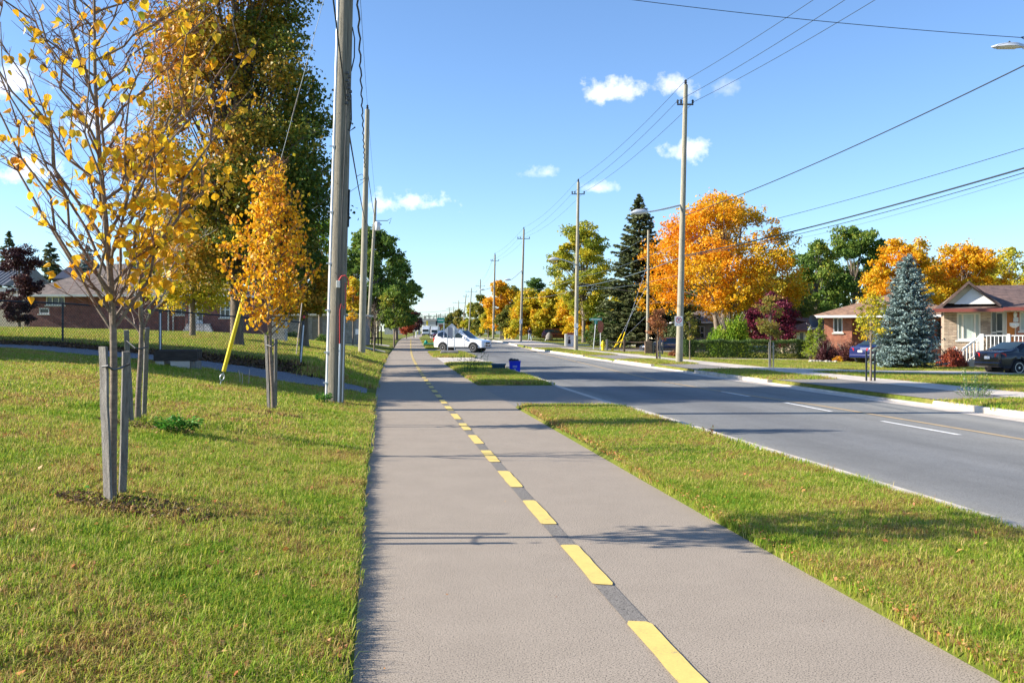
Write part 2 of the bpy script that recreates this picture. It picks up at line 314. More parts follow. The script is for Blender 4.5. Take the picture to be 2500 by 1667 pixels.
# ------------------------------------------------------------------ mesh helpers
class MB:
    def __init__(s): s.v = []; s.f = []
    def quad(s, a, b, c, d):
        i = len(s.v); s.v += [tuple(a), tuple(b), tuple(c), tuple(d)]; s.f.append((i, i+1, i+2, i+3)); return s
    def poly(s, pts):
        i = len(s.v); s.v += [tuple(p) for p in pts]; s.f.append(tuple(range(i, i+len(pts)))); return s
    def box(s, x0, x1, y0, y1, z0, z1, rot=None, org=(0,0,0)):
        P = [(x0,y0,z0),(x1,y0,z0),(x1,y1,z0),(x0,y1,z0),(x0,y0,z1),(x1,y0,z1),(x1,y1,z1),(x0,y1,z1)]
        if rot is not None: P = [tuple(rot @ Vector(p)+Vector(org)) for p in P]
        i = len(s.v); s.v += P
        s.f += [tuple(i+k for k in q) for q in ((0,3,2,1),(4,5,6,7),(0,1,5,4),(1,2,6,5),(2,3,7,6),(3,0,4,7))]; return s
    def tube(s, pts, rad, n=8, cap=True):
        pts = [Vector(p) for p in pts]; m = len(pts)
        if isinstance(rad, (int, float)): rad = [rad]*m
        ref = Vector((0,0,1)); d0 = (pts[-1]-pts[0])
        if d0.length and abs(d0.normalized().z) > .8: ref = Vector((1,0,0))
        i0 = len(s.v)
        for k, p in enumerate(pts):
            t = (pts[min(k+1, m-1)]-pts[max(k-1, 0)])
            t = t.normalized() if t.length > 1e-9 else Vector((0,0,1))
            a = t.cross(ref)
            if a.length < 1e-4: a = t.cross(Vector((0,1,0)))
            a.normalize(); b = t.cross(a)
            for j in range(n):
                th = 2*math.pi*j/n
                s.v.append(tuple(p+(a*math.cos(th)+b*math.sin(th))*rad[k]))
        for k in range(m-1):
            for j in range(n):
                q = i0+k*n
                s.f.append((q+j, q+(j+1) % n, q+n+(j+1) % n, q+n+j))
        if cap:
            s.f.append(tuple(i0+j for j in range(n))[::-1]); s.f.append(tuple(i0+(m-1)*n+j for j in range(n)))
        return s
    def lathe(s, prof, n=16, org=(0,0,0), axis='z'):
        i0 = len(s.v); ox, oy, oz = org
        for (r, h) in prof:
            for j in range(n):
                th = 2*math.pi*j/n; a, b = r*math.cos(th), r*math.sin(th)
                s.v.append((ox+a, oy+b, oz+h) if axis == 'z' else ((ox+a, oy+h, oz+b) if axis == 'y' else (ox+h, oy+a, oz+b)))
        for k in range(len(prof)-1):
            for j in range(n):
                q = i0+k*n; s.f.append((q+j, q+(j+1) % n, q+n+(j+1) % n, q+n+j))
        s.f.append(tuple(i0+j for j in range(n))[::-1]); s.f.append(tuple(i0+(len(prof)-1)*n+j for j in range(n)))
        return s
    def build(s, name, m, parent=None, smooth=False, loc=None, bevel=0):
        me = bpy.data.meshes.new(name); me.from_pydata(s.v, [], s.f); me.update()
        if m is not None: me.materials.append(M[m] if isinstance(m, str) else m)
        if smooth:
            me.polygons.foreach_set('use_smooth', [True]*len(me.polygons))
            try: me.set_sharp_from_angle(angle=R(40))
            except Exception: pass
        o = bpy.data.objects.new(name, me); COL.objects.link(o)
        if parent is not None: o.parent = parent
        if loc is not None: o.location = loc
        if bevel:
            bm = o.modifiers.new('bevel', 'BEVEL'); bm.width = bevel; bm.segments = 2; bm.limit_method = 'ANGLE'
        return o
def thing(name, label, cat, loc=(0,0,0), rz=0, group=None):
    o = bpy.data.objects.new(name, None); COL.objects.link(o); o.empty_display_size = .2
    o.location = loc; o.rotation_euler = (0, 0, rz); return tag(o, label, cat, group)
def tag(o, label, cat, group=None, kind=None):
    if label: o['label'] = label
    if cat: o['category'] = cat
    if group: o['group'] = group
    if kind: o['kind'] = kind
    return o
def struct(o): o['kind'] = 'structure'; return o
def copy_tree(o, parent=None):
    c = o.copy(); COL.objects.link(c)
    if parent is not None: c.parent = parent
    for ch in list(o.children): copy_tree(ch, c)
    return c
def relabel(o, label, group=None):
    o['label'] = label
    if group: o['group'] = group
    return o

def leaf_mesh(name, P, size, tint, axis=None, aspect=.75, up=.3, flat_dir=None, shape=4):
    """leaves as small folded rhombi; P Nx3, size N, tint N"""
    n = len(P); P = np.asarray(P, float); size = np.broadcast_to(size, n).astype(float)
    a = rng.normal(size=(n, 3)) if axis is None else axis+rng.normal(size=(n, 3))*.35
    a /= np.linalg.norm(a, axis=1)[:, None]+1e-9
    b = rng.normal(size=(n, 3)); b[:, 2] += up*2
    w = np.cross(a, b); w /= np.linalg.norm(w, axis=1)[:, None]+1e-9
    nn = np.cross(w, a)
    L = size[:, None]; Wd = L*aspect*.5
    fold = nn*L*.12
    v0 = P-a*L*.5; v2 = P+a*L*.5-fold*.6; v1 = P-a*L*.06+w*Wd+fold; v3 = P-a*L*.06-w*Wd+fold
    verts = np.stack([v0, v1, v2, v3], 1).reshape(-1, 3)
    me = bpy.data.meshes.new(name)
    me.vertices.add(n*4); me.vertices.foreach_set('co', verts.ravel())
    me.loops.add(n*4); me.loops.foreach_set('vertex_index', np.arange(n*4, dtype=np.int32))
    me.polygons.add(n); me.polygons.foreach_set('loop_start', np.arange(0, n*4, 4, dtype=np.int32)); me.polygons.foreach_set('loop_total', np.full(n, 4, dtype=np.int32))
    at = me.attributes.new('tint', 'FLOAT', 'FACE'); at.data.foreach_set('value', np.clip(tint, 0, 1).astype(np.float32))
    me.update(calc_edges=True)
    return me
def add_leaves(name, me, m, parent=None, stuff=True):
    me.materials.append(M[m]); o = bpy.data.objects.new(name, me); COL.objects.link(o)
    if parent is not None: o.parent = parent
    if stuff: o['kind'] = 'stuff'
    return o
def bez(p0, p1, p2, n):
    return [p0*(1-t)**2+p1*2*t*(1-t)+p2*t*t for t in (k/n for k in range(n+1))]
# ------------------------------------------------------------------ ground, path, road
cols = [-900,-500,-300,-160,-100,-70,-50,-40,-32,-26,-20,-17,-14,-12,-10.5,-9.3,-8,-7,-6,-5.2,-4.4,-3.6,-3,-2.3,-1.8,-1.4,-1,-.6,-.3,-.02,.06,3.12,3.2,3.4,3.9,4.5,5.1,5.5,5.62,13.42,13.55,13.9,14.8,15.65,16.5,17.25,18,19,20.5,22,25,29,34,40,50,70,100,160,300,500,900]
rows = list(np.arange(-20, 36, .6))+list(np.arange(36, 100, 2))+list(np.arange(100, 240, 6))+[250,280,320,370,430,500,600,750,950,1300,1800,2600,3400]
def ground_z(s, Y):
    Yc = max(Y, -5); e = E(Yc)
    if s <= -.02:
        z = bil(_ls, _LY, _L, s, Yc)
        if s < -.4: z += .02*math.sin(s*1.3+Y*.7)*math.sin(Y*.43+1)*min(1, -s)
        return e+z
    if s <= 3.15: return e-.035
    if s <= 5.55:
        for a, b in GAPS:
            if a <= Y <= b: return e-.05
        return e+.035
    if s <= 13.43: return e-.22
    return e+bil(_rs, _RY, _R, s, Yc)
b = MB(); nc = len(cols)
for Y in rows:
    cY = c_of(Y)
    for s in cols: b.v.append((cY+s, Y, ground_z(s, Y)))
for i in range(len(rows)-1):
    for j in range(nc-1):
        q = i*nc+j; b.f.append((q, q+1, q+nc+1, q+nc))
ground = struct(b.build('ground', 'lawn', smooth=True))

def strip(name, m, s0, s1, Y0, Y1, z, parent=None, step=1.0, uv=False, zf=None, nx=1):
    b = MB(); n = max(1, int(math.ceil((Y1-Y0)/step)))
    ys = [Y0+(Y1-Y0)*k/n for k in range(n+1)]
    for Y in ys:
        cY = c_of(Y)
        for k in range(nx+1):
            s = s0+(s1-s0)*k/nx
            b.v.append((cY+s, Y, (zf(s, Y) if zf else E(Y))+z))
    for i in range(n):
        for k in range(nx):
            q = i*(nx+1)+k; b.f.append((q, q+1, q+nx+2, q+nx+1))
    o = b.build(name, m, parent)
    if uv:
        l = o.data.uv_layers.new(name='UVMap')
        for lp in o.data.loops:
            vi = lp.vertex_index; k = vi % (nx+1); i = vi//(nx+1)
            l.data[lp.index].uv = (k/nx, ys[i])
    return o
def multi(name, m, spans, s0, s1, z, parent=None, step=1.0):
    b = MB()
    for (Y0, Y1) in spans:
        n = max(1, int(math.ceil((Y1-Y0)/step))); i0 = len(b.v)
        for k in range(n+1):
            Y = Y0+(Y1-Y0)*k/n; cY = c_of(Y); b.v += [(cY+s0, Y, E(Y)+z), (cY+s1, Y, E(Y)+z)]
        for k in range(n): q = i0+2*k; b.f.append((q, q+1, q+3, q+2))
    return b.build(name, m, parent)

path = struct(strip('path', 'path', 0, 3.2, -18, 620, 0, step=1.2))
# ragged tack strip along the middle, then one object for each yellow dash
rs_ = strip('worn_strip', 'patch', 1.595, 1.725, -4, 60, .004, path, step=.5)
def dash_poly(s0, s1, Y0, Y1, z):
    b = MB(); pts = []; w = (s1-s0)/2; sc = (s0+s1)/2; n = 8
    TS = [0, .035, .2, .35, .5, .65, .8, .965, 1]
    for k in range(n+1):
        t = TS[k]; Y = Y0+(Y1-Y0)*t
        ww = w*(.74 if k in (0, n) else 1)+random.uniform(-.004, .004)
        pts.append((sc-ww, Y+random.uniform(-.015, .015)))
    for k in range(n, -1, -1):
        t = TS[k]; Y = Y0+(Y1-Y0)*t+random.uniform(-.01, .01)
        ww = w*(.74 if k in (0, n) else 1)+random.uniform(-.005, .005)
        pts.append((sc+ww, Y))
    return MB().poly([(c_of(Y)+s, Y, E(Y)+z) for s, Y in pts])
for k in range(-1, 78):
    Yc = 5.02+2.012*k
    dash_poly(1.59, 1.73, Yc-.6, Yc+.6, .009).build('painted_dash', 'yellowpaint', path)

road = struct(strip('road', 'road', 5.7, 13.35, -20, 640, ROAD_Z, step=1.2, uv=True, nx=10))
strip('gutter', 'conc', 5.7, 5.98, -20, 260, ROAD_Z+.005, road, step=1.5)
strip('gutter', 'conc', 12.85, 13.35, -20, 260, ROAD_Z+.005, road, step=1.5)
def px_on_road(px, py): return flat(px, py, ROAD_Z)
yl = [px_on_road(*p) for p in [(2700,1106),(2500,1073),(2363,1050),(2182,1020),(2000,990),(1860,970),(1727,950),(1616,931),(1500,905),(1400,881),(1320,862),(1262,848)]]
b = MB()
for (x, y) in yl: b.v += [(x-.055-.0*y, y, E(y)+ROAD_Z+.006), (x+.06, y, E(y)+ROAD_Z+.006)]
for k in range(len(yl)-1): q = 2*k; b.f.append((q, q+1, q+3, q+2))
b.build('centre_line', 'amberpaint', road)
for (p, q) in [((2153,1028),(2344,1062)), ((1917,983),(2030,1004.5)), ((1762,956),(1830,968))]:
    a = px_on_road(*q); c = px_on_road(*p)
    MB().quad((a[0]-.05,a[1],ROAD_Z+.006),(a[0]+.05,a[1],ROAD_Z+.006),(c[0]+.05,c[1],ROAD_Z+.006),(c[0]-.05,c[1],ROAD_Z+.006)).build('white_dash', 'whitepaint', road)
def kerb(name, spans, s0, s1, top, drop):
    b = MB()
    for (Y0, Y1) in spans:
        n = max(1, int((Y1-Y0)/2.0)); i0 = len(b.v)
        for k in range(n+1):
            Y = Y0+(Y1-Y0)*k/n; cY = c_of(Y); e = E(Y)
            t = top
            for s, z in ((s0, ROAD_Z-.1), (s0, t-.015), (s0+.015 if s1 > s0 else s0-.015, t), (s1, t), (s1, ROAD_Z-.1)): b.v.append((cY+s, Y, e+z))
        for k in range(n):
            for j in range(4): q = i0+5*k+j; b.f.append((q, q+1, q+6, q+5))
        for q in (i0, i0+5*n): b.f.append(tuple(q+j for j in range(5)))
    return b.build(name, 'kerb')
k1 = struct(kerb('kerb', [(-20,21.0),(30.8,50),(62.5,77.5),(90.5,260)], 5.7, 5.52, .045, 0))
k1b = struct(kerb('kerb', [(21.0,30.8),(50,62.5),(77.5,90.5)], 5.7, 5.52, -.07, 0))
BOUL = [(9,18),(23,33),(41,48),(56,66),(93,106)]      # drive crossings on the far side
sp = []; y = -20
for a, c in BOUL: sp.append((y, a)); y = c
sp.append((y, 260))
struct(kerb('kerb', sp, 13.35, 13.55, .035, 0)); struct(kerb('kerb', BOUL[:-1], 13.35, 13.55, -.06, 0))
# crossings between path and road
for (a, c), m in zip(GAPS, ('drive', 'conc', 'drive')):
    struct(strip('drive_crossing', m, 3.2, 5.53, a, c, -.004, step=2))
tz = lambda s, Y: ground_z(s, Y)
for (a, c), m in zip(BOUL, ('drive', 'drive', 'drive', 'drive', 'drive')):
    struct(strip('driveway', m, 13.55, 15.7, a+.2, c-.2, .012, step=1, zf=tz, nx=4))
struct(strip('side_street', 'drive', 15.7, 120, 93.3, 106, .018, step=1.5, zf=tz, nx=60))
struct(strip('pavement', 'conc', 15.7, 17.25, -20, 93, .02, step=1, zf=tz, nx=4))
struct(strip('pavement', 'conc', 13.6, 18.6, 107, 136, .02, step=2, zf=tz, nx=6))
struct(strip('pavement', 'conc', 15.7, 17.25, 136, 300, .02, step=3, zf=tz, nx=4))
# front yard drives and walks on the right
struct(strip('driveway', 'conc', 17.25, 45, 39.0, 43.2, .02, step=.8, zf=tz, nx=40))
struct(strip('driveway', 'conc', 17.25, 45, 66.2, 70, .02, step=.8, zf=tz, nx=40))
struct(strip('driveway', 'drive', 17.25, 40, 54.0, 55.2, .02, step=.6, zf=tz, nx=34))
struct(strip('footpath', 'conc', 17.25, 60, 118, 121, .02, step=1, zf=tz, nx=40))
# left: gravel lane, far drives
def lane(name, m, ya, yb, s0, s1, z=.03):
    b = MB(); nx = 60; ny = 8
    for i in range(ny+1):
        for k in range(nx+1):
            s = s0+(s1-s0)*k/nx; t = i/ny
            Y = ya(s)*(1-t)+yb(s)*t
            Y += .06*math.sin(s*5.1)+.05*math.sin(s*11)
            b.v.append((c_of(Y)+s, Y, ground_z(s, Y)+z))
    for i in range(ny):
        for k in range(nx): q = i*(nx+1)+k; b.f.append((q, q+1, q+nx+2, q+nx+1))
    return b.build(name, m)
struct(lane('gravel_lane', 'gravel', lambda s: 25.0-.04*s*0, lambda s: 27.3-.03*s*0, -30, -.0, .035))
struct(strip('driveway', 'conc', -12, -.02, 62, 63.4, .03, step=.7, zf=tz, nx=14))
struct(strip('driveway', 'conc', -7, -.02, 74, 77, .03, step=1, zf=tz, nx=10))
struct(strip('driveway', 'conc', -9, -.02, 96, 101, .03, step=1, zf=tz, nx=10))
struct(strip('garden_walk', 'conc', -60, -13, 45, 47.2, .03, step=.7, zf=tz, nx=30))

# ------------------------------------------------------------------ grass (real blades, uncountable)
def tuft_mesh(nb, rad, h, w, lean, seed):
    r = np.random.default_rng(seed); me = bpy.data.meshes.new('grass_tuft'); v = []; f = []; t = []
    for k in range(nb):
        a = r.uniform(0, 6.283); rr = rad*math.sqrt(r.uniform()); x, y = rr*math.cos(a), rr*math.sin(a)
        hh = h*r.uniform(.45, 1.25); ww = w*r.uniform(.7, 1.3); d = r.uniform(0, 6.283); ln = hh*r.uniform(.1, lean)
        dx, dy = math.cos(d), math.sin(d); px, py = -dy*ww/2, dx*ww/2
        i = len(v)
        v += [(x-px, y-py, -.02), (x+px, y+py, -.02), (x+dx*ln*.45+px*.8, y+dy*ln*.45+py*.8, hh*.6), (x+dx*ln*.45-px*.8, y+dy*ln*.45-py*.8, hh*.6),
              (x+dx*ln*1.25, y+dy*ln*1.25, hh*(1-.25*ln/hh))]
        f += [(i, i+1, i+2, i+3), (i+3, i+2, i+4)]; tt = r.uniform(0, 1); t += [tt, tt]
    me.from_pydata(v, [], f); at = me.attributes.new('tint', 'FLOAT', 'FACE'); at.data.foreach_set('value', t)
    me.materials.append(M['blade']); return bpy.data.objects.new('grass_tuft', me)      # unlinked sources
TUFTS = [tuft_mesh(70, .13, .042, .0042, 1.2, 1), tuft_mesh(70, .13, .034, .0046, 1.8, 2), tuft_mesh(34, .11, .064, .0045, 1.3, 3)]
TUFTS_FAR = [tuft_mesh(56, .2, .055, .009, 1.1, 4), tuft_mesh(56, .2, .042, .010, 1.6, 5), tuft_mesh(34, .2, .07, .009, 1.2, 6)]
def scatter(name, pts, scl, tufts, label):
    n = len(pts); me = bpy.data.meshes.new(name); me.vertices.add(n); me.vertices.foreach_set('co', np.asarray(pts, float).ravel())
    for nm, arr in (('scl', scl), ('rot', rng.uniform(0, 6.283, n)), ('pick', rng.integers(0, len(tufts), n).astype(float))):
        a = me.attributes.new(nm, 'FLOAT', 'POINT'); a.data.foreach_set('value', np.asarray(arr, np.float32))
    o = bpy.data.objects.new(name, me); COL.objects.link(o); me.materials.append(M['blade'])
    g = bpy.data.node_groups.new(name, 'GeometryNodeTree')
    g.interface.new_socket('Geometry', in_out='INPUT', socket_type='NodeSocketGeometry'); g.interface.new_socket('Geometry', in_out='OUTPUT', socket_type='NodeSocketGeometry')
    nn, ll = g.nodes, g.links; gi = nn.new('NodeGroupInput'); go = nn.new('NodeGroupOutput'); jn = nn.new('GeometryNodeJoinGeometry')
    def attr(nm):
        a = nn.new('GeometryNodeInputNamedAttribute'); a.data_type = 'FLOAT'; a.inputs['Name'].default_value = nm; return a.outputs['Attribute']
    cx = nn.new('ShaderNodeCombineXYZ'); ll.new(attr('rot'), cx.inputs[2]); sc = attr('scl'); pk = attr('pick')
    for i, t in enumerate(tufts):
        ip = nn.new('GeometryNodeInstanceOnPoints'); oi = nn.new('GeometryNodeObjectInfo'); oi.inputs['Object'].default_value = t
        cmp_ = nn.new('FunctionNodeCompare'); cmp_.operation = 'EQUAL'; cmp_.data_type = 'FLOAT'; ll.new(pk, cmp_.inputs[0]); cmp_.inputs[1].default_value = i; cmp_.inputs['Epsilon'].default_value = .1
        ll.new(gi.outputs[0], ip.inputs['Points']); ll.new(cmp_.outputs[0], ip.inputs['Selection']); ll.new(oi.outputs['Geometry'], ip.inputs['Instance'])
        ll.new(cx.outputs[0], ip.inputs['Rotation']); ll.new(sc, ip.inputs['Scale']); ll.new(ip.outputs[0], jn.inputs[0])
    ll.new(jn.outputs[0], go.inputs[0])
    md = o.modifiers.new('scatter', 'NODES'); md.node_group = g
    tag(o, label, None, None, 'stuff'); o['category'] = 'grass'
    return o
def in_gap(s, Y):
    return 3.2 < s < 5.7 and any(a-.05 < Y < b+.05 for a, b in GAPS)
def samp(n, Y0, Y1, s0f, s1f, ok=lambda s, Y: True, edge=0):
    P = []
    for _ in range(n):
        Y = random.uniform(Y0, Y1); s0 = s0f(Y) if callable(s0f) else s0f; s1 = s1f(Y) if callable(s1f) else s1f
        s = random.uniform(s0, s1)
        if in_gap(s, Y) or not ok(s, Y): continue
        P.append((c_of(Y)+s, Y, ground_z(s, Y)))
    return P
left_edge = lambda Y: -.56*Y-c_of(Y)-.4
nolane = lambda s, Y: not (24.9 < Y < 27.4)
P = samp(8500, 3.0, 13, left_edge, -.15)+samp(500, 3, 13, -.17, -.11)
g1 = scatter('grass', P, [random.uniform(.8, 1.35) for _ in P], TUFTS, 'mown grass with straw patches left of the cycle path')
P = samp(7500, 13, 25, left_edge, -.2, nolane)+samp(300, 13, 25, -.26, -.14)
scatter('grass', P, [random.uniform(.8, 1.3) for _ in P], TUFTS_FAR, 'grass of the left lawn up to the gravel lane')
P = samp(17000, 27.3, 66, left_edge, -.25, lambda s, Y: nolane(s, Y) and not (Y < 28.5 and s < -2.2))
scatter('grass', P, [random.uniform(1.2, 2.2) for _ in P], TUFTS_FAR, 'grass on the bank and lawn beyond the gravel lane')
P = samp(5200, 3.0, 12, 3.34, 5.4)+samp(600, 3, 12, 3.28, 3.36)+samp(400, 3, 12, 5.36, 5.46)
scatter('grass', P, [random.uniform(.8, 1.35) for _ in P], TUFTS, 'mown grass strip between cycle path and road')
P = samp(3000, 12, 21.5, 3.40, 5.36)
scatter('grass', P, [random.uniform(.8, 1.3) for _ in P], TUFTS_FAR, 'far half of the grass strip before the drive')
P = samp(3600, 30.5, 50, 3.45, 5.3)
scatter('grass', P, [random.uniform(1.0, 1.9) for _ in P], TUFTS_FAR, 'long grass on the small island by the bins')
P = samp(2200, 62.2, 77.5, 3.3, 5.5)+samp(2000, 90, 130, 3.3, 5.5)
scatter('grass', P, [random.uniform(1.2, 2.2) for _ in P], TUFTS_FAR, 'grass strip between path and road by the white car')
nodrv = lambda s, Y: not any(a < Y < c for a, c in BOUL)
P = samp(6500, 16, 92, 13.6, 15.65, nodrv)
scatter('grass', P, [random.uniform(.9, 1.9) for _ in P], TUFTS_FAR, 'rough grass on the boulevard along the far kerb')
noy = lambda s, Y: not (38.9 < Y < 43.3 or 66.1 < Y < 70.1 or 53.9 < Y < 55.3)
P = samp(17000, 25, 92, 17.35, lambda Y: min(.56*Y-c_of(Y)+1, 42), noy)
scatter('grass', P, [random.uniform(.9, 1.7) for _ in P], TUFTS_FAR, 'front lawns of the houses across the road')
# fallen leaves
P = samp(1000, 3.3, 24, left_edge, -.05)+samp(170, 3.3, 21, 3.25, 5.5)
P = np.array(P)+np.array([0, 0, .04])
o = add_leaves('fallen_leaves', leaf_mesh('fallen_leaves', P, rng.uniform(.03, .065, len(P)), rng.uniform(0, 1, len(P)), up=3), 'L_fallen')
tag(o, 'scattered dry orange and brown leaves lying on the mown grass', 'leaves')
P = np.array(samp(1500, 3.2, 24, -.22, .05)+samp(1500, 3.2, 21, 3.17, 3.36)+samp(120, 3.2, 24, .05, 3.1)+samp(900, 30, 42, 3.2, 3.5)); P[:, 2] += .03
o = add_leaves('leaf_litter', leaf_mesh('leaf_litter', P, rng.uniform(.015, .035, len(P)), rng.uniform(0, 1, len(P)), up=3), 'L_fallen')
tag(o, 'thin line of dry leaf litter along the edges of the path', 'leaves')
P = np.array(samp(15000, 27.2, 28.6, -30, -1.8)+samp(2500, 27.2, 29.5, -9, -1.2)); P[:, 2] += .04
o = add_leaves('leaf_litter', leaf_mesh('leaf_litter', P, rng.uniform(.05, .11, len(P)), rng.uniform(0, .8, len(P)), up=1.5), 'L_litter')
tag(o, 'dark leaf litter and ivy on the bank below the chain link fence', 'leaves')
# ------------------------------------------------------------------ trees
def env_r(shape, t):
    if shape == 'round': return max(.05, 1-(2*t-.9)**2*.85)**.6 if t < .95 else .45
    if shape == 'oval': return max(.04, math.sin(math.pi*(t*.86+.1)))**.55
    if shape == 'tall': return (.62+.38*math.sin(math.pi*min(1, t*1.2+.1)) if t < .75 else .85*(1-(t-.75)/.25)**.6+.08)
    if shape == 'cone': return max(.05, (1-t))**.85
    if shape == 'dome': return max(.03, 1-t**2.4)**.6
    return 1
def tree(name, label, cat, px, Y, top, hw, bot, pal, nleaf=9000, ls=.22, shape='round', nclump=34, rc=.3, seed=0, bark='bark2', tr=None, group=None,
         loc=None, depth=1.0, grad=.0, side=0.0, tintc=.5, spread=.28, base_h=None, up=.3, trunks=1, flatc=.75, aspect=.75):
    """px = photo column of the trunk, top / bot = photo rows of the crown, hw = half width in metres"""
    r = random.Random(seed+17); g = np.random.default_rng(seed+5)
    base = loc or gxy(px, Y); zt = EYE-(top-HZ)/F*Y-base.z; zb = EYE-(bot-HZ)/F*Y-base.z
    zb = max(zb, .15); H = zt-zb
    T = thing(name, label, cat, base, 0, group)
    cl = []
    for k in range(nclump):
        for _ in range(50):
            t = r.random(); rad = env_r(shape, t)*hw; a = r.uniform(0, 2*math.pi); q = math.sqrt(r.uniform(.12, 1))*(1-rc*.7)*r.uniform(.88, 1.1)
            c = Vector((math.cos(a)*rad*q, math.sin(a)*rad*q*depth, zb+H*(.04+.92*t)))
            if all((c-d).length > rc*hw*.5 for d, _ in cl) or _ > 40: break
        cl.append((c, rc*hw*r.uniform(.65, 1.25)))
    cl.append((Vector((0, 0, zb+H*.93)), rc*hw*.7))
    tr = tr or max(.05, H*.03)
    w = MB(); ns = trunks
    for q in range(ns):
        ang = q*2.4; off = Vector((math.cos(ang), math.sin(ang), 0))*(tr*1.2 if ns > 1 else 0)
        topc = Vector((off.x*4+r.uniform(-.1, .1)*hw, off.y*4, zb+H*.8))
        tp = [Vector((off.x*.5, off.y*.5, -.25)), Vector((off.x*.6, off.y*.6, .3)), Vector((off.x*2, off.y*2, max(.8, zb*1.0))), Vector((off.x*3+r.uniform(-.05, .05)*hw, off.y*3, zb+H*.4)), topc]
        w.tube(tp, [tr*1.35, tr, tr*.85, tr*.55, tr*.1], 9)
    w.build('trunk', bark, T, smooth=True)
    w = MB()
    for c, rr in cl:
        h0 = zb*.9+(c.z-zb)*r.uniform(.25, .6); st = Vector((0, 0, max(.3, h0)))
        mid = st.lerp(c, .5)+Vector((0, 0, (c-st).length*.12)); rad = tr*r.uniform(.18, .34)
        w.tube(bez(st, mid, c, 5), [rad, rad*.85, rad*.65, rad*.45, rad*.3, rad*.12], 5, cap=False)
        for _ in range(3):
            d = Vector((r.gauss(0, 1), r.gauss(0, 1), r.gauss(.3, .8))).normalized()*rr*1.0
            w.tube([c.lerp(mid, .25), c+d*.6, c+d], [rad*.3, rad*.15, rad*.06], 4, cap=False)
    w.build('limbs', bark, T)
    wt = np.array([rr**2 for _, rr in cl]); cnt = (wt/wt.sum()*nleaf).astype(int)+1
    Ps, Ts = [], []
    for (c, rr), n in zip(cl, cnt):
        # each clump is itself made of small sprays, so its outline stays ragged
        nsub = max(4, n//26); sd = g.normal(size=(nsub, 3)); sd /= np.linalg.norm(sd, axis=1)[:, None]
        sd = sd*(g.uniform(.25, 1, (nsub, 1))**.55)*rr; sd[:, 2] *= flatc
        ix = g.integers(0, nsub, n); p = sd[ix]+g.normal(size=(n, 3))*rr*spread*np.array([.8, .8, .5])
        pc = np.array(c)+p
        ct = g.uniform(-.18, .18); st_ = g.uniform(-.14, .14, nsub)[ix]
        tt = tintc+ct+st_+g.normal(size=n)*.10+grad*((pc[:, 2]-zb)/H-.5)+side*(-pc[:, 0]/hw)  # side raises tint towards the sunlit left, shading put into leaf colour
        Ps.append(pc); Ts.append(tt)
    P = np.concatenate(Ps); tt = np.concatenate(Ts); k = P[:, 2] > .05; P, tt = P[k], tt[k]
    add_leaves('crown', leaf_mesh('crown', P, g.uniform(.7, 1.3, len(P))*ls, tt, up=up, aspect=aspect), pal, T)
    return T
def conifer(name, label, px, Y, top, hw, pal, bot=None, tiers=34, per=11, nl=26, ls=.26, seed=0, group=None, droop=.25, bark='bigbark', loc=None, wide=.9, cat='spruce tree'):
    r = random.Random(seed+3); g = np.random.default_rng(seed)
    base = loc or gxy(px, Y); H = EYE-(top-HZ)/F*Y-base.z; zb = max(.15, (EYE-((bot or 0)-HZ)/F*Y-base.z)) if bot else .3
    T = thing(name, label, cat, base, 0, group)
    MB().tube([(0,0,-.2), (0,0,H*.5), (0,0,H)], [H*.02+.04, H*.012+.02, .015], 8).build('trunk', bark, T, smooth=True)
    w = MB(); Ps, As, Ts = [], [], []
    for i in range(tiers):
        t = i/(tiers-1); z0 = zb+(H-zb)*t**1.02*.985; L0 = hw*(1-t)**wide+.12
        for k in range(max(4, int(per*(1-t*.45)))):
            a = r.uniform(0, 6.283); L = L0*r.uniform(.62, 1.12)
            d = Vector((math.cos(a), math.sin(a), 0)); p0 = Vector((0, 0, z0+r.uniform(-.15, .15)))
            tip = p0+d*L+Vector((0, 0, -L*droop+L*.12*r.random()+t*.3*L))
            mid = p0.lerp(tip, .55)+Vector((0, 0, -L*.08)); w.tube([p0, mid, tip], [.03*L/hw+.008, .02*L/hw+.006, .004], 3, cap=False)
            n = max(6, int(nl*L/hw)); u = g.uniform(.18, 1.02, n)**.8; side = g.choice([-1, 1], n)
            perp = np.array([-d.y, d.x, 0]); wid = g.uniform(0, 1, n)*L*.20*(1.15-u)+.03
            base_p = np.array(p0)*(1-u)[:, None]**2+2*np.array(mid)*((1-u)*u)[:, None]+np.array(tip)*(u**2)[:, None]
            P = base_p+perp*(side*wid)[:, None]+g.normal(size=(n, 3))*.04*np.array([1, 1, .7]); P[:, 2] -= wid*.35*g.uniform(0, 1.3, n)
            A = np.array(d)[None]*.8+perp*(side*.75)[:, None]+np.array([0, 0, -.25])
            Ps.append(P); As.append(A); Ts.append(.25+.5*u+g.normal(size=n)*.12)
    w.build('branches', bark, T)
    P = np.concatenate(Ps); A = np.concatenate(As); tt = np.concatenate(Ts)
    add_leaves('needles', leaf_mesh('needles', P, g.uniform(.7, 1.25, len(P))*ls, tt, axis=A, aspect=.42, up=.8), pal, T)
    return T
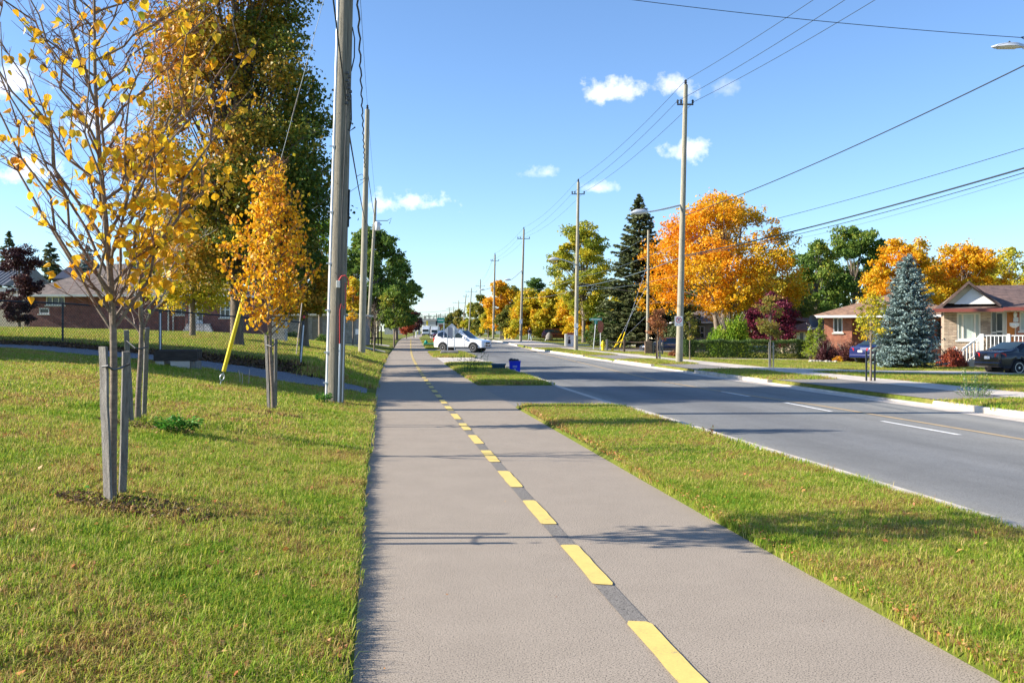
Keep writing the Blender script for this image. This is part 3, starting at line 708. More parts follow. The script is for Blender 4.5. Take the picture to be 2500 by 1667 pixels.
def shrub(name, label, cat, loc, size, pal, n=4000, ls=.06, seed=0, group=None, box=False, tint=.5, weep=False, droop_len=.2, bark='bark2'):
    g = np.random.default_rng(seed+11); T = thing(name, label, cat, loc, 0, group); sx_, sy_, sz = size
    if box:
        # clipped: leaves on a slightly wavy skin, a few inside
        u = g.uniform(-1, 1, (n, 3)); f = g.integers(0, 5, n); ax = np.where(f < 2, 1, np.where(f < 4, 2, 0))
        sg = np.where(f == 0, -1., np.where(f == 1, -1., 1.)); idx = np.arange(n); u[idx, ax] = sg*g.uniform(.82, 1.04, n)
        u[idx[ax == 0], 0] *= g.choice([-1, 1], (ax == 0).sum())
        P = u*np.array([sx_/2, sy_/2, sz/2]); P[:, 2] += sz/2+.04*np.sin(P[:, 0]*2.3)+.03*np.sin(P[:, 0]*5.7); P[:, 1] += .05*np.sin(P[:, 0]*3.1)*sg
        P += g.normal(size=(n, 3))*.035
    else:
        nc_ = 26; c = g.normal(size=(nc_, 3)); c /= np.linalg.norm(c, axis=1)[:, None]; c *= g.uniform(.35, .85, (nc_, 1)); c[:, 2] = np.abs(c[:, 2])
        ix = g.integers(0, nc_, n); d = g.normal(size=(n, 3)); d /= np.linalg.norm(d, axis=1)[:, None]
        P = c[ix]*np.array([1, 1, .8])+d*g.uniform(.15, .36, (n, 1)); P = P*np.array([sx_/2, sy_/2, sz])*.86; P[:, 2] = np.abs(P[:, 2])+.02
    ax_ = None; aspect = .75
    tt = tint+g.normal(size=n)*.18+.25*np.sin(P[:, 0]*3+seed)*np.cos(P[:, 1]*2.2)
    if weep:
        th = np.arctan2(P[:, 1], P[:, 0]); ax_ = np.stack([np.cos(th)*.35, np.sin(th)*.35, -np.ones(n)], 1); aspect = .45
    add_leaves('foliage', leaf_mesh('foliage', P, g.uniform(.7, 1.3, n)*ls, tt, axis=ax_, aspect=aspect), pal, T)
    w = MB(); r = random.Random(seed)
    if box:
        k = max(2, int(sx_/.7))
        for i in range(k): x = -sx_/2*.92+sx_*.92*i/(k-1); w.tube([(x, 0, -.1), (x+r.uniform(-.1, .1), 0, sz*.8)], [.03, .012], 5)
    else:
        for i in range(9):
            a = r.uniform(0, 6.28); w.tube([(0, 0, -.1), (math.cos(a)*sx_*.12, math.sin(a)*sy_*.12, sz*.4), (math.cos(a)*sx_*.3, math.sin(a)*sy_*.3, sz*.75)], [.03*sz+.01, .02*sz, .006], 5)
    w.build('stems', bark, T)
    return T

# --- leaf shape shared by the near sapling's single leaves
def near_leaf():
    out = [(0,0),(.30,.12),(.46,.36),(.42,.62),(.22,.86),(0,1.08)]
    b = MB(); n = len(out); P = []
    for x, y in out: P.append((x, y, abs(x)*.35-.12*y*y))
    mid = [(0, y, -.12*y*y) for _, y in out]
    for sgn in (1, -1):
        i0 = len(b.v); b.v += [(x*sgn, y-.0, z) for x, y, z in P]; b.v += mid
        for k in range(n-1):
            f = (i0+k, i0+k+1, i0+n+k+1, i0+n+k); b.f.append(f if sgn > 0 else f[::-1])
    me = bpy.data.meshes.new('leaf'); me.from_pydata(b.v, [], b.f); me.materials.append(M['L_gold'])
    me.polygons.foreach_set('use_smooth', [True]*len(me.polygons)); return me
LEAF = near_leaf()
def joined_leaves(P, sz, tint, seed):
    r = random.Random(seed); base = [Vector(v.co) for v in LEAF.vertices]; polys = [tuple(p.vertices) for p in LEAF.polygons]; v = []; f = []; t = []
    from mathutils import Euler
    for p, tt in zip(P, tint):
        s = sz*r.uniform(.7, 1.25); q = Euler((r.uniform(-2.7, -.8), r.uniform(-.6, .6), r.uniform(0, 6.28))).to_matrix(); zz = r.choice((1, 1, 1.8)); i = len(v); pv = Vector(p)
        v += [tuple(q @ Vector((b.x*s, b.y*s, b.z*s*zz))+pv) for b in base]; f += [tuple(i+k for k in pl) for pl in polys]; t += [tt]*len(polys)
    me = bpy.data.meshes.new('foliage'); me.from_pydata(v, [], f); a = me.attributes.new('tint', 'FLOAT', 'FACE'); a.data.foreach_set('value', np.clip(t, 0, 1)); me.polygons.foreach_set('use_smooth', [True]*len(me.polygons)); return me
def sapling(name, label, base, H, fork, spread, seed, tr, nlimb, ntwig, nleafobj, nleafstuff, leafsz, leafbias=None, pal='L_goldm', bark='bark', twig='twig', lean=(0, 0), group=None, envelope=None, tintc=.5, leaf_from=.25, bare_top=0, habit='vase'):
    r = random.Random(seed); T = thing(name, label, 'young tree', base, 0, group)
    top = Vector((lean[0], lean[1], H)); w = MB()
    def axis(t): return Vector((top.x*t**1.5+.03*math.sin(t*9+seed), top.y*t**1.5+.02*math.cos(t*7), H*t))
    ts = [k/14 for k in range(15)]; w.tube([axis(t)-(Vector((0, 0, .1)) if t == 0 else Vector()) for t in ts], [tr*(1.25 if t == 0 else (1-t)**.8*1.0+.05) for t in ts], 10)
    w.build('trunk', bark, T, smooth=True)
    limbs = MB(); tw = MB(); anchors = []
    t0 = fork/H
    for i in range(nlimb):
        t = t0+(1-t0)*(i/(nlimb))**(1.15 if habit == 'oval' else 1.5)*.92; p0 = axis(t); a = i*2.399+r.uniform(-.4, .4)
        if i < 3: a = (math.pi, 0.05, -1.4)[i]
        L = (H-p0.z)*r.uniform(.62, .95)*(1.0 if i > 4 else .95); out = spread*r.uniform(.75, 1.1)*(1-.35*t)
        d = Vector((math.cos(a), math.sin(a)*.9, 0))
        L = min(L, out*2.4+.5)
        if habit == 'oval': out *= (1-t)**.75*1.45; L = min(L*.8, out*1.5+.25)
        p1 = p0+d*out*.55+Vector((0, 0, L*.28)); p2 = p0+d*out+Vector((0, 0, L*r.uniform(.8, 1.0)))
        rad = tr*.37*(1-t)**.6+.003; pts = bez(p0, p1, p2, 9)
        pts = [p+Vector((r.gauss(0, 1), r.gauss(0, 1), 0))*.012*k for k, p in enumerate(pts)]
        limbs.tube(pts, [rad*(1-k/10)**1.05+.002 for k in range(10)], 6, cap=False)
        for k in range(2, 10): anchors.append((pts[k], d, k/9))
        for j in range(ntwig):
            k = r.randint(1, 8); q = pts[k]; a2 = a+r.uniform(-1.5, 1.5); l2 = r.uniform(.25, .7)*(1-k/13)*spread*.75
            dd = Vector((math.cos(a2)*.75, math.sin(a2)*.75, r.uniform(.35, 1.1))).normalized()
            e = q+dd*l2; m_ = q.lerp(e, .5)+Vector((r.gauss(0, .02), r.gauss(0, .02), -.02))
            tp = bez(q, m_, e, 4); tw.tube(tp, [rad*.32+.0012, rad*.22+.001, .0028, .0022, .0014], 4, cap=False)
            for u in (2, 3, 4): anchors.append((tp[u], dd, .3+k/14))
            for _ in range(2):
                e2 = tp[2]+Vector((r.gauss(0, 1), r.gauss(0, 1), r.uniform(0, 1.4))).normalized()*l2*.35
                tw.tube([tp[2], tp[2].lerp(e2, .5)+Vector((0, 0, -.01)), e2], [.0026, .002, .0012], 3, cap=False); anchors.append((e2, dd, .5))
    for k in range(5, 14): anchors.append((axis(k/14), Vector((0, 0, 1)), .5))
    limbs.build('limbs', bark, T, smooth=True); tw.build('twigs', twig, T)['kind'] = 'stuff'
    cand = [x for x in anchors if x[0].z > H*leaf_from and (not bare_top or x[0].z < H*(1-bare_top*r.random()))]
    if leafbias: wts = [leafbias(x[0]) for x in cand]
    else: wts = [1]*len(cand)
    if nleafobj:
        # leaves hang in twos and threes; up to 300 of them single, the rest joined
        pk = r.choices(cand, wts, k=nleafobj//2+1); c = 0
        for (p, d, _) in pk:
            for _2 in range(r.choice((1, 2, 2, 3))):
                if c >= nleafobj: break
                o = bpy.data.objects.new('leaf', LEAF); COL.objects.link(o); o.parent = T
                o.location = p+Vector((r.gauss(0, .02), r.gauss(0, .02), -r.uniform(0, .03))); sc = leafsz*r.uniform(.75, 1.2)
                o.rotation_euler = (r.uniform(-2.5, -1.0), r.uniform(-.5, .5), r.uniform(0, 6.28)); o.scale = (sc, sc, sc*r.choice((1, 1, 1.6))); c += 1
    if nleafstuff:
        pk = r.choices(cand, wts, k=nleafstuff); P = np.array([list(p+Vector((r.gauss(0, 1), r.gauss(0, 1), r.gauss(-.4, 1)))*leafsz*.8) for p, _, _ in pk])
        ax_ = rng.normal(size=(len(P), 3))*.5+np.array([0, 0, -1])
        if nleafobj:
            add_leaves('foliage', joined_leaves(P, leafsz, np.clip(rng.normal(tintc, .25, len(P)), 0, 1), seed), pal, T); return T
        add_leaves('foliage', leaf_mesh('foliage', P, rng.uniform(.8, 1.35, len(P))*leafsz, np.clip(rng.normal(tintc, .25, len(P)), 0, 1), axis=ax_, aspect=.9, up=0), pal, T)
    return T
def stake(label, base, top, wd, th, rz=0, m='stake', group=None):
    base = Vector(base); top = Vector(top); L = (top-base).length
    T = thing('tree_stake', label, 'stake', base, 0, group)
    q = (top-base).to_track_quat('Z', 'Y').to_matrix() @ Matrix.Rotation(rz, 3, 'Z')
    b = MB(); n = 7; rr = random.Random(int(base.x*100))
    for k in range(n+1):
        z = -.25+(L+.25)*k/n; jx, jy = rr.gauss(0, .0025), rr.gauss(0, .0025)
        for x, y in ((-wd/2, -th/2), (wd/2, -th/2), (wd/2, th/2), (-wd/2, th/2)): b.v.append(tuple(q @ Vector((x+jx, y+jy, z))))
    for k in range(n):
        for j in range(4): a = 4*k; b.f.append((a+j, a+(j+1) % 4, a+4+(j+1) % 4, a+4+j))
    b.f.append((3, 2, 1, 0)); b.f.append(tuple(4*n+j for j in range(4)))
    b.build('post', m, T, bevel=.003); return T
def tie(parent, pts, rad=.009):
    P = [Vector(p)-parent.location for p in pts]; MB().tube(P, rad, 6).build('tie', 'darkmetal', parent, smooth=True)

# ---- three staked saplings on the left lawn
def groundpt(px, py, z):        # point of height z seen at this photo position
    Y = (EYE-z)*F/(py-HZ); return Vector(((px-1250)/F*Y, Y, z))
B1 = groundpt(279, 1238, .27)
bias1 = lambda p: (1.9 if p.x > .15 else .75)*(1.9 if p.z < 2.9 and p.x > 0 else 1)*(.55 if p.z > 3.1 else 1)
s1 = sapling('sapling', 'near sapling with large sparse gold leaves between two grey stakes', B1, 5.0, 1.42, 1.28, 5, .033, 34, 19, 300, 950, .067, bias1, lean=(-.22, .0), leaf_from=.27)
st = []
st.append(stake('wide grey stake on the left of the nearest sapling', groundpt(266, 1254, .25), W(252, 846, 7.6), .085, .022, .1, group='stakes of the nearest sapling'))
st.append(stake('paler knotted grey stake right of the nearest sapling trunk', groundpt(299, 1217, .29), W(308, 858, 7.95), .06, .03, .2, group='stakes of the nearest sapling'))
tie(st[0], [W(250, 895, 7.57), W(262, 893, 7.55), W(276, 903, 7.62), W(290, 900, 7.75), W(308, 892, 7.9), W(318, 888, 7.9)], .009)
B2 = groundpt(340, 1026, .50)
s2 = sapling('sapling', 'thin bare-twigged pale sapling behind the nearest one', B2, 3.6, 1.15, .9, 11, .037, 13, 16, 0, 26, .07, twig='paletwig', bark='bark', leaf_from=.3, lean=(.03, 0))
stake('rough leaning stake left of the bare sapling', groundpt(321, 1030, .50), W(308, 806, 12.5), .06, .03, 0, group='stakes of the bare sapling')
k = stake('straight grey stake right of the bare sapling', groundpt(352, 1018, .50), W(359, 800, 12.9), .06, .03, .3, group='stakes of the bare sapling')
tie(k, [W(310, 832, 12.5), W(330, 850, 12.4), W(345, 852, 12.5), W(360, 845, 12.8)], .011)
B3 = groundpt(664, 1000, .31)
s3 = sapling('sapling', 'dense amber sapling with a rounded crown near the big pole', B3, 4.6, 1.25, .90, 21, .036, 38, 16, 0, 4000, .064, pal='L_amber', leaf_from=.30, lean=(-.02, 0), tintc=.6, bare_top=.25, habit='oval')
stake('grey stake left of the amber sapling', groundpt(656, 998, .32), W(650, 818, 17), .055, .03, 0, group='stakes of the amber sapling')
k = stake('paler stake right of the amber sapling', groundpt(672, 993, .32), W(674, 826, 17.3), .055, .03, .2, group='stakes of the amber sapling')
tie(k, [W(651, 842, 17), W(662, 846, 16.9), W(668, 843, 17), W(676, 832, 17.2)], .012)
# off the left edge of the photo: the tall tree and the staked sapling whose shadows cross lawn, path and road
tree('shade_tree', 'tall tree just outside the left edge whose shadow crosses the lane', 'tree', 0, 30, 0, 4.0, 0, 'L_turn', 9000, .28, 'tall', 40, .32, 77, 'bigbark', .35, loc=Vector((-23.5, 27.8, 1.7)), tintc=.35) if False else None
def tree_at(name, label, cat, loc, H, hw, zb, pal, **kw):
    # same builder, sizes in metres
    Y = loc.y; top = HZ-(loc.z+H-EYE)*F/Y; bot = HZ-(loc.z+zb-EYE)*F/Y
    return tree(name, label, cat, 0, Y, top, hw, bot, pal, loc=loc, **kw)
tree_at('tall_linden', 'tall tree beyond the left edge shading the gravel lane', 'tree', Vector((-24, 26.9, 1.75)), 16.5, 4.4, 1.8, 'L_turn', nleaf=60000, ls=.34, shape='tall', nclump=70, rc=.32, seed=77, bark='bigbark', tr=.33, tintc=.35)
tree_at('low_tree', 'low spreading tree beyond the left edge shading the lawn before the lane', 'tree', Vector((-18.2, 21.6, 1.55)), 5.2, 2.9, .8, 'L_turn', nleaf=24000, ls=.22, shape='dome', nclump=40, rc=.32, seed=78, tr=.12, tintc=.4)
# the big turning tree behind the fence
tree('tall_linden', 'tall green and orange tree with dark trunk behind the fence', 'tree', 578, 38, -200, 4.25, 690, 'L_turn', nleaf=95000, ls=.145, shape='tall', nclump=150, rc=.24, seed=3, bark='bigbark', tr=.27, tintc=.57, side=.34, grad=.26, spread=.34)  # autumn colour, plus sunlit left and shaded right put into the leaf tint
tree('linden', 'rounded yellow-green tree left of the tall tree by the house', 'tree', 470, 46, 470, 2.9, 742, 'L_yellow', nleaf=12000, ls=.15, shape='round', nclump=36, rc=.28, seed=9, tr=.14, tintc=.45)
tree('maple', 'olive and orange tree with dark trunk just left of the big pole', 'tree', 742, 47, 560, 1.75, 770, 'L_turn', nleaf=12000, ls=.14, shape='oval', nclump=30, rc=.32, seed=13, bark='bigbark', tr=.24, tintc=.5)
tree('willow', 'pale green willow-like tree behind the big pole', 'tree', 782, 82, 545, 2.6, 760, 'L_lime', nleaf=9000, ls=.22, shape='round', nclump=30, rc=.3, seed=15, tr=.2, tintc=.35)
tree('small_maple', 'small yellow-orange tree beside the second left pole', 'tree', 862, 74, 672, .95, 785, 'L_yellow', nleaf=4200, ls=.14, shape='oval', nclump=16, rc=.4, seed=17, tr=.07, tintc=.75)
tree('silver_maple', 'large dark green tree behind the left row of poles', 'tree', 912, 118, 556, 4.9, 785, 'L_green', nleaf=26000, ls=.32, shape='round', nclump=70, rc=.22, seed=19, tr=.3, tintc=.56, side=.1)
tree('silver_maple', 'blue-green spreading tree whose boughs reach over the path', 'tree', 968, 140, 632, 4.0, 800, 'L_green', nleaf=12000, ls=.34, shape='round', nclump=44, rc=.24, seed=23, tr=.25, tintc=.48)
tree('lime_tree', 'light green low tree right of the third left pole', 'tree', 962, 96, 700, 1.7, 802, 'L_green', nleaf=7000, ls=.19, shape='oval', nclump=24, rc=.35, seed=29, tr=.09, tintc=.72)
tree('lime_tree', 'mid green tree between the second and third left poles', 'tree', 868, 100, 610, 2.1, 790, 'L_green', nleaf=8000, ls=.24, shape='oval', nclump=26, rc=.32, seed=30, tr=.12, tintc=.55)
tree('red_maple', 'small red maple at the far left side of the path', 'tree', 992, 165, 757, 2.1, 812, 'L_red', nleaf=5000, ls=.26, shape='round', nclump=22, rc=.36, seed=31, tr=.1, tintc=.7)
tree('plum_tree', 'dark plum tree behind the small red maple', 'tree', 1010, 200, 762, 1.9, 812, 'L_darkpurple', nleaf=4000, ls=.3, shape='round', nclump=18, rc=.4, seed=33, tr=.1)
sapling('sapling', 'leafless young tree with wrapped trunk beside the path driveways', gxy(914, 68), 3.6, 1.1, .85, 41, .05, 16, 10, 0, 0, .08, twig='twig', bark='bark')
tree('plum_tree', 'dark purple plum tree at the left end of the brick house', 'tree', 47, 62, 600, 1.55, 790, 'L_darkpurple', nleaf=13000, ls=.12, shape='oval', nclump=36, rc=.3, seed=35, tr=.1)
conifer('spruce', 'dark spruce at the left edge behind the plum tree', 22, 112, 566, 3.6, 'L_spruce', seed=2, ls=.5, tiers=34, nl=60, wide=.75)
conifer('spruce', 'dark spruce rising behind the brick house roof', 122, 108, 592, 3.2, 'L_spruce', seed=4, ls=.5, tiers=34, nl=60, wide=.7)
conifer('spruce', 'bluish spruce behind the ridge of the brick house', 214, 100, 600, 2.2, 'L_blue', seed=6, ls=.4, tiers=34, nl=50, wide=.7)
tree('yard_tree', 'green tree low behind the brick house roof', 'tree', 395, 95, 600, 3.0, 760, 'L_green', nleaf=8000, ls=.26, shape='round', nclump=26, rc=.32, seed=37, tr=.15, tintc=.5)
for i, (px, lb) in enumerate(((668, 'low green shrub by the block wall left of the brick pillar'), (785, 'low green shrub by the block wall near the big pole'), (705, 'dark shrub in front of the block wall beside the pillar'))):
    shrub('shrub', lb, 'shrub', gxy(px, 66), (1.7, 1.1, .75), 'L_green' if i < 2 else 'L_hedge', 1800, .09, 40+i, 'shrubs along the grey block wall')

# ---------------- right-hand side trees
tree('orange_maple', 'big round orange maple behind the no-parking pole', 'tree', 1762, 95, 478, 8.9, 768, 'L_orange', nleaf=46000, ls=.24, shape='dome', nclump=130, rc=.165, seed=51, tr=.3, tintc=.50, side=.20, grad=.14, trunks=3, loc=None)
conifer('tall_spruce', 'tall dark green spruce left of the orange maple', 1560, 105, 474, 5.4, 'L_spruce', bot=828, tiers=46, per=18, nl=100, ls=.48, seed=8, wide=.8, droop=.14)
conifer('blue_spruce', 'blue-grey spruce in front of the brick bungalow', 2216, 47, 622, 1.72, 'L_blue', tiers=52, per=20, nl=48, ls=.15, seed=10, wide=.66, droop=.05)
tree('locust', 'tall airy yellow-green tree behind the second right pole', 'tree', 1425, 132, 548, 5.4, 785, 'L_yellow', nleaf=26000, ls=.28, shape='round', nclump=100, rc=.18, seed=53, tr=.28, tintc=.36, spread=.35)
yr = [(1290, 146, 712, 2.9, 'yellow maple beside the walking person', .62), (1345, 143, 706, 3.0, 'yellow maple left of the sign board', .55), (1398, 140, 714, 2.9, 'yellow and rust maple behind the sign board', .78), (1447, 136, 735, 2.8, 'golden tree between the second right pole and the spruce', .72)]
for i, (px, Y, tp, hw, lb, tc) in enumerate(yr):
    tree('yellow_maple', lb, 'tree', px, Y, tp, hw+.5, 817, 'L_yellow', nleaf=18000, ls=.30, shape='dome', nclump=52, rc=.3, seed=60+i, tr=.14, tintc=tc, group='yellow maples beyond the side street')
tree('orange_maple', 'orange maple right of the fourth right pole', 'tree', 1222, 190, 684, 3.7, 812, 'L_orange', nleaf=15000, ls=.36, shape='dome', nclump=40, rc=.3, seed=65, tr=.17, tintc=.45)
tree('ash', 'dull olive tree behind the third right pole', 'tree', 1252, 205, 700, 3.8, 815, 'L_olive', nleaf=13000, ls=.38, shape='dome', nclump=34, rc=.3, seed=66, tr=.18, tintc=.5)
tree('ash', 'dark green treetop above the yellow maples', 'tree', 1302, 225, 678, 3.8, 790, 'L_green', nleaf=8000, ls=.36, shape='round', nclump=26, rc=.26, seed=67, tr=.2, tintc=.35)
tree('ash', 'dull green bushy tree low beside the third right pole', 'tree', 1243, 150, 746, 2.4, 822, 'L_olive', nleaf=10000, ls=.24, shape='dome', nclump=26, rc=.3, seed=68, tr=.12, tintc=.45)
for i, (px, Y, tp, hw, pal, tc, lb) in enumerate([(1172, 235, 722, 2.6, 'L_olive', .55, 'olive tree at the fifth right pole'), (1148, 275, 742, 2.9, 'L_yellow', .35, 'yellow-olive tree left of the fifth right pole'),
        (1122, 300, 757, 3.0, 'L_olive', .75, 'reddish olive tree far down the right side'), (1100, 340, 768, 3.2, 'L_olive', .5, 'farthest olive tree above the white car'), (1192, 215, 742, 2.2, 'L_yellow', .5, 'yellow bush-like tree between the fourth and fifth poles')]):
    tree('roadside_tree', lb, 'tree', px, Y, tp, hw, 817, pal, nleaf=10000, ls=.42, shape='dome', nclump=30, rc=.34, seed=70+i, tr=.16, tintc=tc, group='trees far down the right side')
tree('poplar', 'airy green tree right of the big orange maple', 'tree', 1992, 112, 588, 4.2, 790, 'L_green', nleaf=15000, ls=.27, shape='oval', nclump=56, rc=.19, seed=80, tr=.2, tintc=.62, spread=.34)
tree('poplar', 'tall airy green tree behind the brick bungalow', 'tree', 2085, 116, 552, 5.4, 790, 'L_green', nleaf=24000, ls=.28, shape='oval', nclump=80, rc=.17, seed=81, tr=.24, tintc=.55, spread=.34)
tree('orange_maple', 'orange maple behind the blue spruce', 'tree', 2206, 84, 588, 3.9, 760, 'L_orange', nleaf=15000, ls=.22, shape='dome', nclump=50, rc=.22, seed=82, tr=.18, tintc=.45)
tree('orange_maple', 'orange maple above the gable house roof', 'tree', 2350, 86, 603, 4.9, 760, 'L_orange', nleaf=19000, ls=.23, shape='dome', nclump=60, rc=.2, seed=83, tr=.2, tintc=.50)
tree('locust', 'thin yellow-brown tree at the right edge behind the gable house', 'tree', 2470, 100, 606, 4.0, 740, 'L_yellow', nleaf=8000, ls=.22, shape='dome', nclump=40, rc=.2, seed=84, tr=.16, tintc=.5, spread=.36)
tree('back_tree', 'dark green tree behind the tall spruce and orange maple', 'tree', 1640, 118, 650, 4.5, 800, 'L_green', nleaf=8000, ls=.32, shape='dome', nclump=30, rc=.28, seed=85, tr=.2, tintc=.25)
tree('back_tree', 'dark evergreen mass under the orange maple beside the spruce', 'tree', 1668, 100, 742, 2.6, 845, 'L_spruce', nleaf=9000, ls=.22, shape='dome', nclump=30, rc=.3, seed=86, tr=.14, tintc=.5)
tree('back_tree', 'green shrubby tree behind the sign board and street sign', 'tree', 1480, 125, 768, 2.6, 838, 'L_green', nleaf=7000, ls=.24, shape='dome', nclump=24, rc=.3, seed=87, tr=.14, tintc=.35)
tree('back_tree', 'green tree low behind the weeping bush and purple maple', 'tree', 1905, 108, 690, 4.5, 800, 'L_olive', nleaf=9000, ls=.27, shape='dome', nclump=30, rc=.26, seed=88, tr=.14, tintc=.45)
tree('purple_maple', 'dark purple Japanese maple between hedge and orange maple', 'tree', 1878, 82, 722, 2.9, 838, 'L_purple', nleaf=15000, ls=.16, shape='dome', nclump=46, rc=.24, seed=89, tr=.12, tintc=.5)
T = shrub('weeping_mulberry', 'lime green weeping dome-shaped bush behind the hedge', 'bush', gxy(1784, 74), (4.3, 3.4, 4.7), 'L_lime', 20000, .17, 3, weep=True, tint=.5)
T = shrub('hedge', 'long clipped green hedge beyond the no-parking pole', 'hedge', gxy(1822, 70)+Vector((0, 0, -.02)), (9.1, 1.2, 1.32), 'L_hedge', 26000, .085, 5, box=True, tint=.5)
conifer('cone_cedar', 'small bright green cone-shaped cedar at the bungalow corner', 2000, 67, 783, .62, 'L_lime', tiers=26, per=12, nl=12, ls=.12, seed=14, droop=-.35, cat='cedar')
conifer('cone_cedar', 'shorter cedar leaning beside the cone-shaped cedar', 1978, 68, 806, .5, 'L_lime', tiers=20, per=12, nl=12, ls=.12, seed=16, droop=-.35, cat='cedar')
shrub('plum_bush', 'dark plum bush left of the bungalow window', 'bush', gxy(2016, 61), (2.0, 1.4, 1.75), 'L_plum', 9000, .075, 6)
shrub('plum_bush', 'dark plum hedge bush under the bungalow window', 'bush', gxy(2068, 62), (2.3, 1.4, 1.7), 'L_plum', 9000, .075, 7, tint=.62)
shrub('yellow_shrub', 'small bright yellow-green shrub at the foot of the plum hedge', 'shrub', gxy(2046, 60), (.85, .7, .5), 'L_yellow', 1500, .07, 8, tint=.75)
shrub('red_maple_shrub', 'russet weeping laceleaf maple left of the porch steps', 'shrub', gxy(2323, 50), (1.9, 1.5, 1.35), 'L_red', 9000, .10, 9, weep=True, tint=.5)
shrub('rust_shrub', 'low rusty shrub beside the blue car near the pole', 'shrub', gxy(1650, 66), (1.3, .8, .6), 'L_rust', 1500, .1, 12)
# white stones edging the plum hedge
for i in range(9):
    p = gxy(1980+i*7.5, 59.3); s_ = random.uniform(.10, .17)
    b = MB().lathe([(s_*.6, -.03), (s_, .02), (s_*.8, s_*.7), (s_*.3, s_*.95)], 7)
    tag(b.build('edging_stone', 'conc', None, smooth=True, loc=p), 'pale rounded stone edging the bed under the plum hedge', 'stone', 'stones edging the plum hedge')
# saplings on the right boulevard
def rsap(label, px, Y, toppy, hw, botpy, pal, tc, n=1700, ls=.085, seed=0, tr=.035):
    return tree('boulevard_sapling', label, 'young tree', px, Y, toppy, hw, botpy, pal, nleaf=n, ls=ls, shape='oval', nclump=22, rc=.4, seed=seed, tr=tr, tintc=tc, spread=.4)
rsap('slender sapling with brown-gold leaves between three black stakes', 2126, 31.5, 716, .58, 842, 'L_yellow', .5, 1700, .075, 90)
rsap('olive-leaved staked sapling in front of the hedge', 1881, 43, 722, .63, 828, 'L_olive', .75, 1900, .09, 91)
rsap('rust-leaved little tree left of the no-parking pole', 1606, 57, 756, .72, 830, 'L_rust', .55, 1800, .1, 92)
rsap('thin green sapling right behind the no-parking pole', 1684, 55, 760, .42, 830, 'L_olive', .6, 900, .1, 93)
for px in (2115, 2136): 
    b0 = gxy(px, 31.4); stake('black stake %s of the brown-gold sapling' % ('left' if px < 2126 else 'right'), b0, b0+Vector((0, 0, 1.0)), .05, .05, 0, 'darkmetal', 'stakes of the brown-gold sapling')
for px, lb in ((1878, 'pale stake left of the olive-leaved sapling'), (1888, 'pale stake right of the olive-leaved sapling')):
    b0 = gxy(px, 42.8); stake(lb, b0, b0+Vector((0, 0, 1.15)), .06, .04, 0, 'pole', 'stakes of the olive-leaved sapling')
for px, lb in ((1603, 'dark stake left of the rust-leaved tree'), (1611, 'grey stake right of the rust-leaved tree')):
    b0 = gxy(px, 56.8); stake(lb, b0, b0+Vector((0, 0, 1.35)), .08, .05, 0, 'stake' if px > 1605 else 'rail', 'stakes of the rust-leaved tree')
# weeds
def weed(label, loc, r_, h, n, pal, ls, seed):
    g = np.random.default_rng(seed); T = thing('weed', label, 'weed', loc)
    w = MB(); P, A = [], []
    for k in range(n):
        a = g.uniform(0, 6.28); rr = r_*math.sqrt(g.uniform()); p0 = Vector((math.cos(a)*rr*.5, math.sin(a)*rr*.4, 0)); p1 = Vector((math.cos(a)*rr, math.sin(a)*rr*.7, h*g.uniform(.4, 1)))
        w.tube([p0-Vector((0,0,.03)), p0.lerp(p1, .5), p1], [.003+.002*h, .003, .002], 4)
        for q in range(9): t = g.uniform(.3, 1); P.append(list(p0.lerp(p1, t)+Vector(g.normal(size=3)*ls*.4))); A.append([math.cos(a), math.sin(a), .2])
    w.build('stems', 'L_weed', T); 
    add_leaves('leaves', leaf_mesh('leaves', P, g.uniform(.6, 1.3, len(P))*ls, g.uniform(0, 1, len(P)), axis=np.array(A), aspect=.5, up=1), pal, T); return T
weed('bright green weed clump left of the nearest sapling', groundpt(172, 1222, .30), .20, .11, 34, 'L_weed', .055, 1)
weed('green weed clump on the lawn by the bare sapling', groundpt(432, 1045, .47), .33, .15, 40, 'L_weed', .07, 2)
weed('green weeds at the foot of the big pole', groundpt(790, 978, .25), .22, .16, 24, 'L_weed', .06, 3)
weed('tall scraggly weeds at the tip of the island left of the bins', gxy(1138, 38), .75, .85, 30, 'L_hedge', .07, 4)
weed('tall thin weed in the middle of the island', gxy(1172, 39), .5, 1.1, 14, 'L_paleweed', .06, 5)
weed('tall grey-green weeds by the right-hand kerb', gxy(2368, 24.5), .22, .75, 12, 'L_paleweed', .06, 6)
weed('second clump of grey-green weeds by the right-hand kerb', gxy(2396, 24.5), .25, .6, 14, 'L_paleweed', .06, 7)
weed('low dusty weeds between the tall ones on the right kerb', gxy(2380, 24.2), .6, .3, 30, 'L_paleweed', .06, 9)
weed('weed at the road edge of the near grass strip', gxy(1730, 15.2), .10, .2, 10, 'L_rust', .03, 8)
